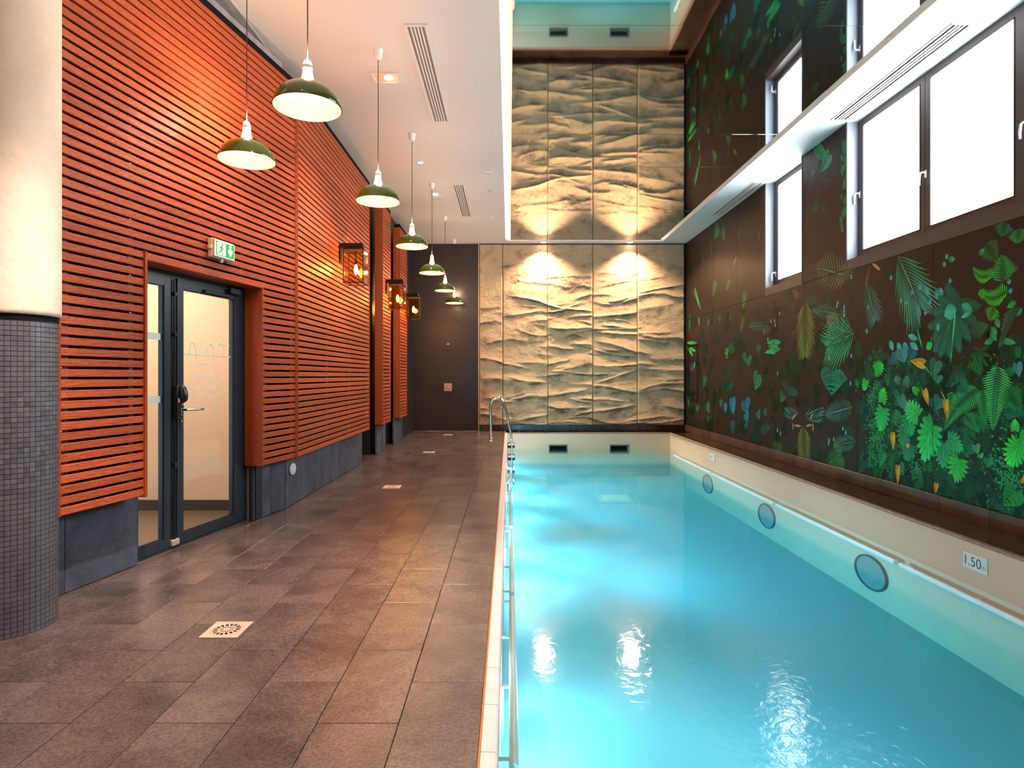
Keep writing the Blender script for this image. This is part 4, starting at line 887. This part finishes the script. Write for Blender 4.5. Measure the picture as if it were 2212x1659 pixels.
for x in (.9, 2.7):                                                  # two unseen lamps added on the rear wall to fill the pool with light
    o = empty('underwater_lamp', (x, PY0, -.70)); tag(o, 'added underwater fill lamp on the rear pool wall behind the camera, '+('deck side' if x < 1 else 'mural side'), 'lamp', 'added rear fill lamps')
    obj('lamp_ring', MB().lathe([(.09, .0), (.09, .012), (.13, .016), (.135, 0)], n=32, axis='y'), M['white'], o, sm=True)
    obj('lamp_lens', MB().lathe([(0, .012), (.05, .011), (.09, .006)], n=32, axis='y'), M['uwlamp'], o)
    light('underwater_beam', 'SPOT', (x, PY0+.03, -.70), 470, (.52, .88, 1), rot=(R(93), 0, 0), spot_size=R(60), spot_blend=1, shadow_soft_size=.08)
# rails
def rails(x_wall, x_rail, z, segs, side, label, group, nb=4):
    for (y0, y1, lb) in segs:
        o = empty('grab_rail', (x_rail, y0, z)); tag(o, lb, 'rail', group); L = y1-y0
        obj('rail_tube', MB().tube([(0, 0, 0), (0, L, 0)], .024, 14), M['railwhite'], o, sm=True)
        for k in range(nb):
            yy = .07+(L-.14)*k/(nb-1); obj('rail_bracket', MB().tube([(x_wall-x_rail, yy, 0), (0, yy, 0)], .010, 8), M['railwhite'], o, sm=True)
q = ['white grab rail just under the water along the deck, nearest length', 'second white grab rail length along the deck side from the camera', 'third white grab rail length along the deck side from the camera', 'fourth white grab rail length, next to the ladder', 'white grab rail length under the water, behind the camera on the deck side']
ys_ = [(2.75, 4.86, q[0]), (4.94, 7.02, q[1]), (7.12, 9.2, q[2]), (9.3, 11.6, q[3]), (.5, 2.65, q[4])]
rails(PX0, .022, -.475, ys_, 1, '', 'white rails along the deck side')
q = ['white grab rail under the water on the mural side, nearest length below the depth sign', 'second white rail length on the mural side from the camera', 'third white rail length on the mural side from the camera', 'farthest white rail length on the mural side', 'white rail length on the mural side beside the camera']
rails(PX1, PX1-.075, -.44, [(3.1, 5.60, q[0]), (5.68, 8.2, q[1]), (8.28, 10.8, q[2]), (10.88, 13.3, q[3]), (.5, 3.02, q[4])], -1, '', 'white rails along the mural side')
# ladder
ld = empty('pool_ladder', (0, 12.5, 0)); tag(ld, 'chrome pool ladder with hooped handrails at the far end of the deck', 'ladder')
for y in (-.25, .25):
    pts = [(-.385, y, 0), (-.385, y, .62)]+[(-.385+.14-.14*math.cos(a), y, .72+.15*math.sin(a)) for a in [math.pi*i/14*.93 for i in range(15)]]+[(-.06, y, .58), (.04, y, .10), (.055, y, -.1), (.055, y, -.97)]
    obj('handrail', MB().tube(pts, .0205, 14), M['steel'], ld, sm=True)
    obj('floor_flange', MB().lathe([(.02, .02), (.035, .014), (.045, .001)], (-.385, y, 0), 20), M['steel'], ld, sm=True)
for z in (-.12, -.37, -.63, -.87):
    t_ = obj('tread', MB().box(-.02, .10, -.235, .235, z-.012, z+.012, .004), M['white'], ld)
    obj('tread_end', MB().box(-.035, .115, -.262, -.236, z-.03, z+.03, .008).box(-.035, .115, .236, .262, z-.03, z+.03, .008), M['rubber'], t_)
# depth signs
def text_mesh(s, size):
    c = bpy.data.curves.new('txt', 'FONT'); c.body = s; c.size = size; c.align_x = 'CENTER'; c.align_y = 'CENTER'; c.extrude = .0004; c.offset = -size*.012
    o = bpy.data.objects.new('txt', c); COL.objects.link(o); bpy.context.view_layer.update()
    me = bpy.data.meshes.new_from_object(o.evaluated_get(bpy.context.evaluated_depsgraph_get())); bpy.data.objects.remove(o); me.materials.clear(); return me
sg = empty('depth_sign', (PX1-.001, 4.80, -.171)); tag(sg, 'white depth sign reading 1.50m on the beige pool wall', 'sign')
obj('sign_plate', MB().box(-.008, 0, -.125, .125, -.066, .066, .003), M['white'], sg)
q_ = obj('sign_text', text_mesh('1.50', .112), M['ink'], sg, loc=(-.0095, .026, -.002), rot=(R(90), 0, R(-90)))
q_ = obj('sign_text', text_mesh('m', .066), mat('pale_print', (.45, .43, .42), .5), sg, loc=(-.0095, -.095, -.012), rot=(R(90), 0, R(-90)))
sg = empty('no_diving_sign', (PX1-.001, 11.02, -.172)); tag(sg, 'small white square sign with a grey diver drawing far down the beige pool wall', 'sign')
obj('sign_plate', MB().box(-.008, 0, -.13, .13, -.068, .068, .003), M['white'], sg)
st = MB()
def sq(*pts): st.strip(pts, .009, 0)
sq((-.09, .045), (-.07, .03)); sq((-.09, -.02), (-.04, .01), (.02, .03), (.06, .028)); sq((-.02, .02), (-.05, -.015)); sq((-.09, -.045), (-.05, -.05)); sq((.03, -.05), (.07, -.045)); sq((.0, .0), (.04, -.01))
me = st.mesh('sign_drawing'); o = tag(obj('sign_drawing', me, mat('grey_print', (.3, .3, .3), .5), sg, loc=(-.0092, 0, 0), rot=(0, 0, R(-90))), kind='stuff')

# ------------------------------------------------------------------ pendants
def pendant(loc_xy, zr, label, rose=True):
    X, Y = loc_xy; o = empty('pendant_lamp', (X, Y, zr)); tag(o, label, 'lamp', 'green pendant lamps over the deck')
    out = [(.210, 0), (.2085, .012), (.203, .034), (.190, .062), (.170, .090), (.143, .114), (.110, .133), (.075, .145), (.042, .150), (.036, .156)]
    inn = [(r-.004, z-.003) for r, z in out[::-1]]
    obj('shade', MB().lathe(out, n=56), M['green'], o, sm=True)
    obj('shade_lining', MB().lathe(inn, n=56), M['cream'], o, sm=True)
    obj('rim', MB().lathe([(.2055, -.002), (.212, -.002), (.212, .004), (.209, .006)], n=56), M['green'], o, sm=True)
    k = obj('lamp_neck', MB().lathe([(.040, .150), (.043, .158), (.040, .175), (.034, .20), (.030, .225), (.027, .245)], n=28), M['neck'], o, sm=True)
    obj('bulb', MB().lathe([(0, .163), (.016, .17), (.022, .19), (.017, .212), (.012, .232)], n=16), M['bulb'], k, sm=True)
    obj('socket', MB().lathe([(.030, .243), (.031, .255), (.027, .275), (.019, .292), (.008, .300), (.004, .304)], n=24), M['white'], o, sm=True)
    obj('flex', MB().tube([(0, 0, .30), (.001, 0, (ZC-zr)*.6), (0, 0, ZC-zr-(.08 if rose else 0))], .0038, 8), M['flex'], o)
    if rose: obj('ceiling_rose', MB().lathe([(.0, ZC-zr-.098), (.014, ZC-zr-.094), (.030, ZC-zr-.088), (.038, ZC-zr-.07), (.050, ZC-zr-.001)], n=28), M['white'], o, sm=True)
    light('pendant_light', 'POINT', (X, Y, zr+.045), 2.4, WARM, shadow_soft_size=.05)
    light('pendant_glow', 'POINT', (X, Y, zr+.32), 15 if Y < 5 else 8, WARM, shadow_soft_size=.03)
pendant((-2.015, 4.62), 2.975, 'green dome pendant hung apart from the row, close to the slatted wood wall', True)
ords = ['largest, nearest green dome pendant in the ceiling row, cord running out of frame', 'second nearest green dome pendant of the row, below a white ceiling cup', 'third green dome pendant of the row counted from the camera', 'fourth green dome pendant of the row counted from the camera', 'fifth green dome pendant of the row, next to last before the shower', 'last green dome pendant, in front of the dark shower wall']
for i, y in enumerate((3.79, 5.83, 7.86, 9.89, 11.93, 13.97)): pendant((-1.27, y), 3.01, ords[i])
for y in (1.75, -.3): pendant((-1.27, y), 3.01, 'added green dome pendant continuing the row, unseen near the camera' if y > 1 else 'added green dome pendant continuing the row, unseen behind the camera')  # two extra pendants out of view, added as fill light

# ------------------------------------------------------------------ wall lanterns
def lantern(y, label, x0=-2.11):
    o = empty('wall_lantern', (x0, y, 2.46)); tag(o, label, 'lantern', 'brown box lanterns on the slatted wall')
    obj('wall_bracket', MB().box(.0, .022, -.05, .05, .27, .49, .003).box(.022, .30, -.055, .055, .455, .505, .003), M['brownmetal'], o)
    xa, xb, ya, yb, h = .075, .325, -.135, .135, .42
    f = MB(); e = .010
    for X in (xa, xb-e):
        for Y in (ya, yb-e): f.box(X, X+e, Y, Y+e, 0, h)
    for Z in (0, h-e): f.box(xa, xb, ya, ya+e, Z, Z+e).box(xa, xb, yb-e, yb, Z, Z+e).box(xa, xa+e, ya, yb, Z, Z+e).box(xb-e, xb, ya, yb, Z, Z+e)
    f.box(xa, xb, ya, yb, h, h+.012)
    obj('lantern_frame', f, M['brownmetal'], o)
    e2 = .004
    for bx in ((xa+.01, xb-.01, ya+.003, ya+.006), (xa+.01, xb-.01, yb-.006, yb-.003)): obj('glass_pane', MB().box(*bx, .01, h-.01), M['amber'], o)
    for bx in ((xa+.003, xa+.006), (xb-.006, xb-.003)): obj('glass_pane', MB().box(*bx, ya+.01, yb-.01, .01, h-.01), M['amber'], o)
    cx = (xa+xb)/2
    obj('bulb_holder', MB().tube([(cx, 0, h), (cx, 0, .26)], .007, 8).lathe([(.006, .30), (.017, .29), (.017, .245), (0, .245)], (cx, 0, 0), 16), M['brownmetal'], o)
    obj('bulb', MB().lathe([(.010, .245), (.020, .215), (.024, .175), (.019, .14), (.008, .122), (0, .12)], (cx, 0, 0), 18), M['bulbL'], o, sm=True)
    light('lantern_light', 'POINT', (x0+cx, y, 2.46+.185), 26, (1, .58, .24), shadow_soft_size=.042)
lantern(7.50, 'nearest box lantern with a glowing bulb, on the long slatted panel')
lantern(10.30, 'middle box lantern with a glowing bulb, on a narrow slatted panel')
lantern(12.0, 'farthest box lantern with a glowing bulb, before the shower wall')

# ------------------------------------------------------------------ exit sign
s0, z0 = near(471, 541, 0)
ex = empty('exit_sign', B0 + U*s0 + Vector((0, 0, z0)), TH); tag(ex, 'small green and white emergency exit sign with running figure and down arrow above the door', 'sign')
obj('sign_housing', MB().box(-.13, .13, -.045, -.002, -.075, .075, .006).box(-.125, .125, -.062, -.045, -.07, .07, .006), M['ivory'], ex)
obj('sign_face', MB().box(-.118, .118, -.0645, -.0615, -.062, .062, .002), M['signwhite'], ex)
obj('green_field', MB().box(.005, .112, -.0655, -.0645, -.058, .054).box(-.112, .005, -.0652, -.0645, .047, .054).box(-.112, .005, -.0652, -.0645, -.058, -.050).box(-.112, -.098, -.0652, -.0645, -.05, .047), M['signgreen'], ex)
a = MB().poly([(.052, .045), (.072, .045), (.072, .0), (.088, .012), (.088, -.012), (.062, -.045), (.036, -.012), (.036, .012), (.052, .0)], -.0664, .0008)
obj('arrow', a, M['signwhite'], ex)
man = MB().strip([(-.06, .012), (-.045, .018), (-.028, .0), (-.015, -.002)], .008, -.0662).strip([(-.045, .018), (-.05, -.012)], .017, -.0662).strip([(-.05, -.012), (-.035, -.028), (-.03, -.046)], .010, -.0662).strip([(-.052, -.012), (-.07, -.03), (-.088, -.04)], .010, -.0662).strip([(-.045, .016), (-.07, .004), (-.075, -.012)], .007, -.0662)
man.poly([(-.036+.011*math.cos(i*.785), .034+.011*math.sin(i*.785)) for i in range(8)], -.0662)
obj('running_figure', man, M['signgreen'], ex)
obj('cable_gland', MB().lathe([(.0, -.008), (.014, -.008), (.017, .0), (.017, .014)], (-.142, -.03, 0), 14, 'x').lathe([(0, -.100), (.011, -.100), (.014, -.09), (.014, -.072)], (.0, -.03, 0), 14), M['ivory'], ex)

# round white disc on the plinth
sp_, zp_ = near(632, 1013, .112)
o = tag(obj('round_wall_plate', MB().lathe([(0, -.010), (.05, -.010), (.058, -.006), (.060, 0)], axis='y', n=36), M['white'], None, loc=B0+U*sp_+NIN*.112+Vector((0, 0, zp_)), rot=(0, 0, TH), sm=True), 'round white plate on the blue-grey slate plinth under the slats', 'wall plate')

# ------------------------------------------------------------------ ceiling fittings
def diffuser(x0, x1, y0, y1, n, label, m, gapm, fr=.03):
    o = empty('air_diffuser', ((x0+x1)/2, (y0+y1)/2, ZC)); tag(o, label, 'vent', 'linear air vents'); w_, l_ = (x1-x0)/2, (y1-y0)/2
    obj('vent_backing', MB().box(-w_+.01, w_-.01, -l_+.01, l_-.01, -.002, -.0005), gapm, o)
    obj('vent_frame', MB().box(-w_, -w_+fr, -l_, l_, -.012, 0, .002).box(w_-fr, w_, -l_, l_, -.012, 0, .002).box(-w_+fr, w_-fr, -l_, -l_+fr, -.012, 0, .002).box(-w_+fr, w_-fr, l_-fr, l_, -.012, 0, .002), m, o)
    ww = 2*(w_-fr)/n
    for k in range(1, n):
        x = -w_+fr+ww*k; obj('vent_blade', MB().box(x-ww*.26, x+ww*.26, -l_+fr, l_-fr, -.012, -.003, .002), m, o)
diffuser(-.950, -.735, 5.40, 7.48, 5, 'long white slotted air vent in the ceiling, nearest the camera', M['ceiling'], mat('warm_grey_vent_core', (.28, .22, .19), .7))
diffuser(-.950, -.737, 9.90, 11.94, 5, 'farther long white slotted air vent in the ceiling left of the mirror', M['ceiling'], mat('warm_grey_vent_core', (.20, .16, .14), .7))
diffuser(3.965, 4.155, 5.38, 7.43, 4, 'slotted air vent in the white soffit before the big window', M['ceiling'], M['black'], .02)
diffuser(3.965, 4.155, 9.80, 11.86, 4, 'farther slotted air vent in the soffit near the sandstone wall', M['ceiling'], M['black'], .02)
def square_light(x, y, label):
    o = empty('square_downlight', (x, y, ZC)); tag(o, label, 'light', 'square downlights')
    obj('bezel', MB().box(-.16, .16, -.12, -.085, -.012, 0, .003).box(-.16, .16, .085, .12, -.012, 0, .003).box(-.16, -.12, -.085, .085, -.012, 0, .003).box(.12, .16, -.085, .085, -.012, 0, .003), M['ceiling'], o)
    obj('reflector', MB().box(-.12, .12, -.085, .085, -.003, -.001), M['brushed'], o)
    obj('lamp_face', MB().lathe([(0, -.010), (.035, -.009), (.045, -.003)], (.02, 0, 0), 24), M['spot'], o)
    light('downlight', 'SPOT', (x+.02, y, ZC-.03), (520 if y < 3 else 90) if y < 7 else 60, SOFT, spot_size=R(76 if y < 3 else 95), spot_blend=.6, shadow_soft_size=.05)
square_light(-1.30, 6.38, 'rectangular recessed downlight behind the second pendant cord'); square_light(-1.30, 10.45, 'farther rectangular recessed downlight between the pendant cords')
square_light(-1.30, 2.3, 'added rectangular recessed fill downlight, unseen above the camera'); square_light(-1.30, -1.4, 'added rectangular recessed fill downlight, unseen behind the camera')  # two downlights added out of view to brighten the near deck
def round_fit(x, y, r, m, name, label, cat, lamp=0, d=.012):
    o = empty(name, (x, y, ZC)); tag(o, label, cat)
    obj('rim', MB().lathe([(r, -.0005), (r, -d*.5), (r*.94, -d), (r*.78, -d*.9), (r*.74, -.001)], n=36), M['ceiling'], o, sm=True)
    obj('face', MB().lathe([(0, -d*.55), (r*.76, -d*.5)], n=36), m, o)
    if lamp: light('downlight', 'SPOT', (x, y, ZC-.04), lamp, SOFT, spot_size=R(90), spot_blend=.6, shadow_soft_size=.04)
def cz(px, py): Y = (ZC-H)*F/(VY-py); return (px-VX)/F*Y, Y
x, y = cz(908, 350); round_fit(x, y, .05, M['spot'], 'round_downlight', 'small lit round downlight between the first two ceiling cups', 'light', 45)
x, y = cz(1050, 375); round_fit(x, y, .105, M['ceiling'], 'ceiling_speaker', 'round white ceiling plate nearest the mirror edge', 'speaker')
x, y = cz(1062, 505.5); round_fit(x, y, .105, M['ceiling'], 'ceiling_speaker', 'round white ceiling plate near the shower end', 'speaker')
for (p, lb) in (((1058, 409), 'small sprinkler head below the ceiling beside the nearer round plate'), ((1064, 467), 'small white sensor under the ceiling near the far end')):
    x, y = cz(*p); o = empty('sprinkler_head', (x, y, ZC)); tag(o, lb, 'sprinkler')
    obj('escutcheon', MB().lathe([(.045, -.001), (.042, -.008), (.015, -.012), (0, -.012)], n=24), M['ceiling'], o, sm=True)
    obj('nozzle', MB().lathe([(.012, -.01), (.012, -.035), (.028, -.038), (.028, -.042), (0, -.042)], n=16), M['steel'] if p[0] < 1060 else M['white'], o)
for i, x in enumerate((.80, 2.86)):
    o = empty('wall_washer_spot', (x, 14.215, ZC)); tag(o, ['recessed spot above the sandstone wall, left one', 'recessed spot above the sandstone wall, right one'][i], 'light', 'stone wall spots')
    obj('rim', MB().lathe([(.085, -.0005), (.083, -.007), (.062, -.009), (.060, -.001)], n=32), M['ceiling'], o, sm=True)
    obj('lens', MB().lathe([(0, -.004), (.061, -.003)], n=32), M['spot'], o)
    light('wall_wash', 'AREA', (x, 14.10, ZC-.03), 56, (1, .74, .48), rot=(R(-14), 0, 0), size=.27, shape='DISK', spread=R(124))

# ------------------------------------------------------------------ floor drains
def drain(x, y, label, r=.098):
    o = empty('floor_drain', (x, y, .0)); tag(o, label, 'drain', 'square floor drains')
    g = MB(); n = 64
    sqv = []; cir = []
    for i in range(n):
        a = 2*math.pi*i/n; c, s = math.cos(a), math.sin(a); k = r/max(abs(c), abs(s)); sqv.append((c*k, s*k, .004)); cir.append((c*.078, s*.078, .004))
    low = [(v[0], v[1], .0005) for v in sqv]; inn = [(v[0]*.985, v[1]*.985, .001) for v in cir]
    g.add(sqv+cir+low+inn, [(i, (i+1) % n, n+(i+1) % n, n+i) for i in range(n)]+[(i, 2*n+i, 2*n+(i+1) % n, (i+1) % n) for i in range(n)]+[(n+i, n+(i+1) % n, 3*n+(i+1) % n, 3*n+i) for i in range(n)])
    obj('drain_frame', g, M['brushed'], o)
    # grate with petal-shaped slots: rings of steel with radial bars
    gt = MB()
    def sector(r0, r1, a0, a1, m=3):
        vs = [(rr*math.cos(a0+(a1-a0)*i/m), rr*math.sin(a0+(a1-a0)*i/m), zz_) for zz_ in (.0015, .0045) for rr in (r0, r1) for i in range(m+1)]
        k = m+1; fs = []
        for i in range(m): fs += [(2*k+i, 2*k+i+1, 3*k+i+1, 3*k+i), (k+i, k+i+1, 3*k+i+1, 3*k+i), (i, i+1, 2*k+i+1, 2*k+i)]
        fs += [(0, k, 3*k, 2*k), (m, m+k, m+3*k, m+2*k)]; gt.add(vs, fs)
    for i in range(16): sector(.0005, .018, i*math.pi/8, (i+1)*math.pi/8, 1); sector(.036, .044, i*math.pi/8, (i+1)*math.pi/8, 2); sector(.068, .0765, i*math.pi/8, (i+1)*math.pi/8, 3)
    for i in range(16):
        a = i*math.pi/8; sector(.018, .036, a-.10, a+.10, 1); sector(.044, .068, a+.196-.075, a+.196+.075, 1)
    obj('drain_grate', gt, M['brushed'], o)
    obj('drain_sump', MB().lathe([(0, .0006), (.0768, .0006)], n=32), M['black'], o)
drain(-1.467, 3.126, 'square steel floor drain with a round pierced grate, nearest the camera'); drain(-1.39, 7.15, 'second square floor drain, level with the far end of the long slatted panel')
drain(-1.384, 10.4, 'third square floor drain in the darker far part of the deck'); drain(-1.37, 13.5, 'farthest floor drain, below the shower')

# ------------------------------------------------------------------ shower
sh = empty('shower_fitting', (-1.465, YB, 0)); tag(sh, 'small chrome shower outlet and square copper-toned mixer plate on the mosaic wall', 'shower')
obj('shower_outlet', MB().tube([(0, 0, 2.08), (0, -.05, 2.075), (0, -.085, 2.04)], [.014, .015, .018], 14).lathe([(.03, -.004), (.03, 0)], (0, 0, 2.08), 20, 'y', True), M['steel'], sh, sm=True)
obj('mixer_plate', MB().box(-.095, .095, -.012, 0, .955, 1.145, .004), mat('copper_plate', (.62, .40, .32), .35, metal=.5), sh)
obj('mixer_knob', MB().lathe([(0, -.05), (.020, -.048), (.024, -.03), (.024, -.012)], (0, 0, 1.05), 24, 'y'), M['steel'], sh, sm=True)
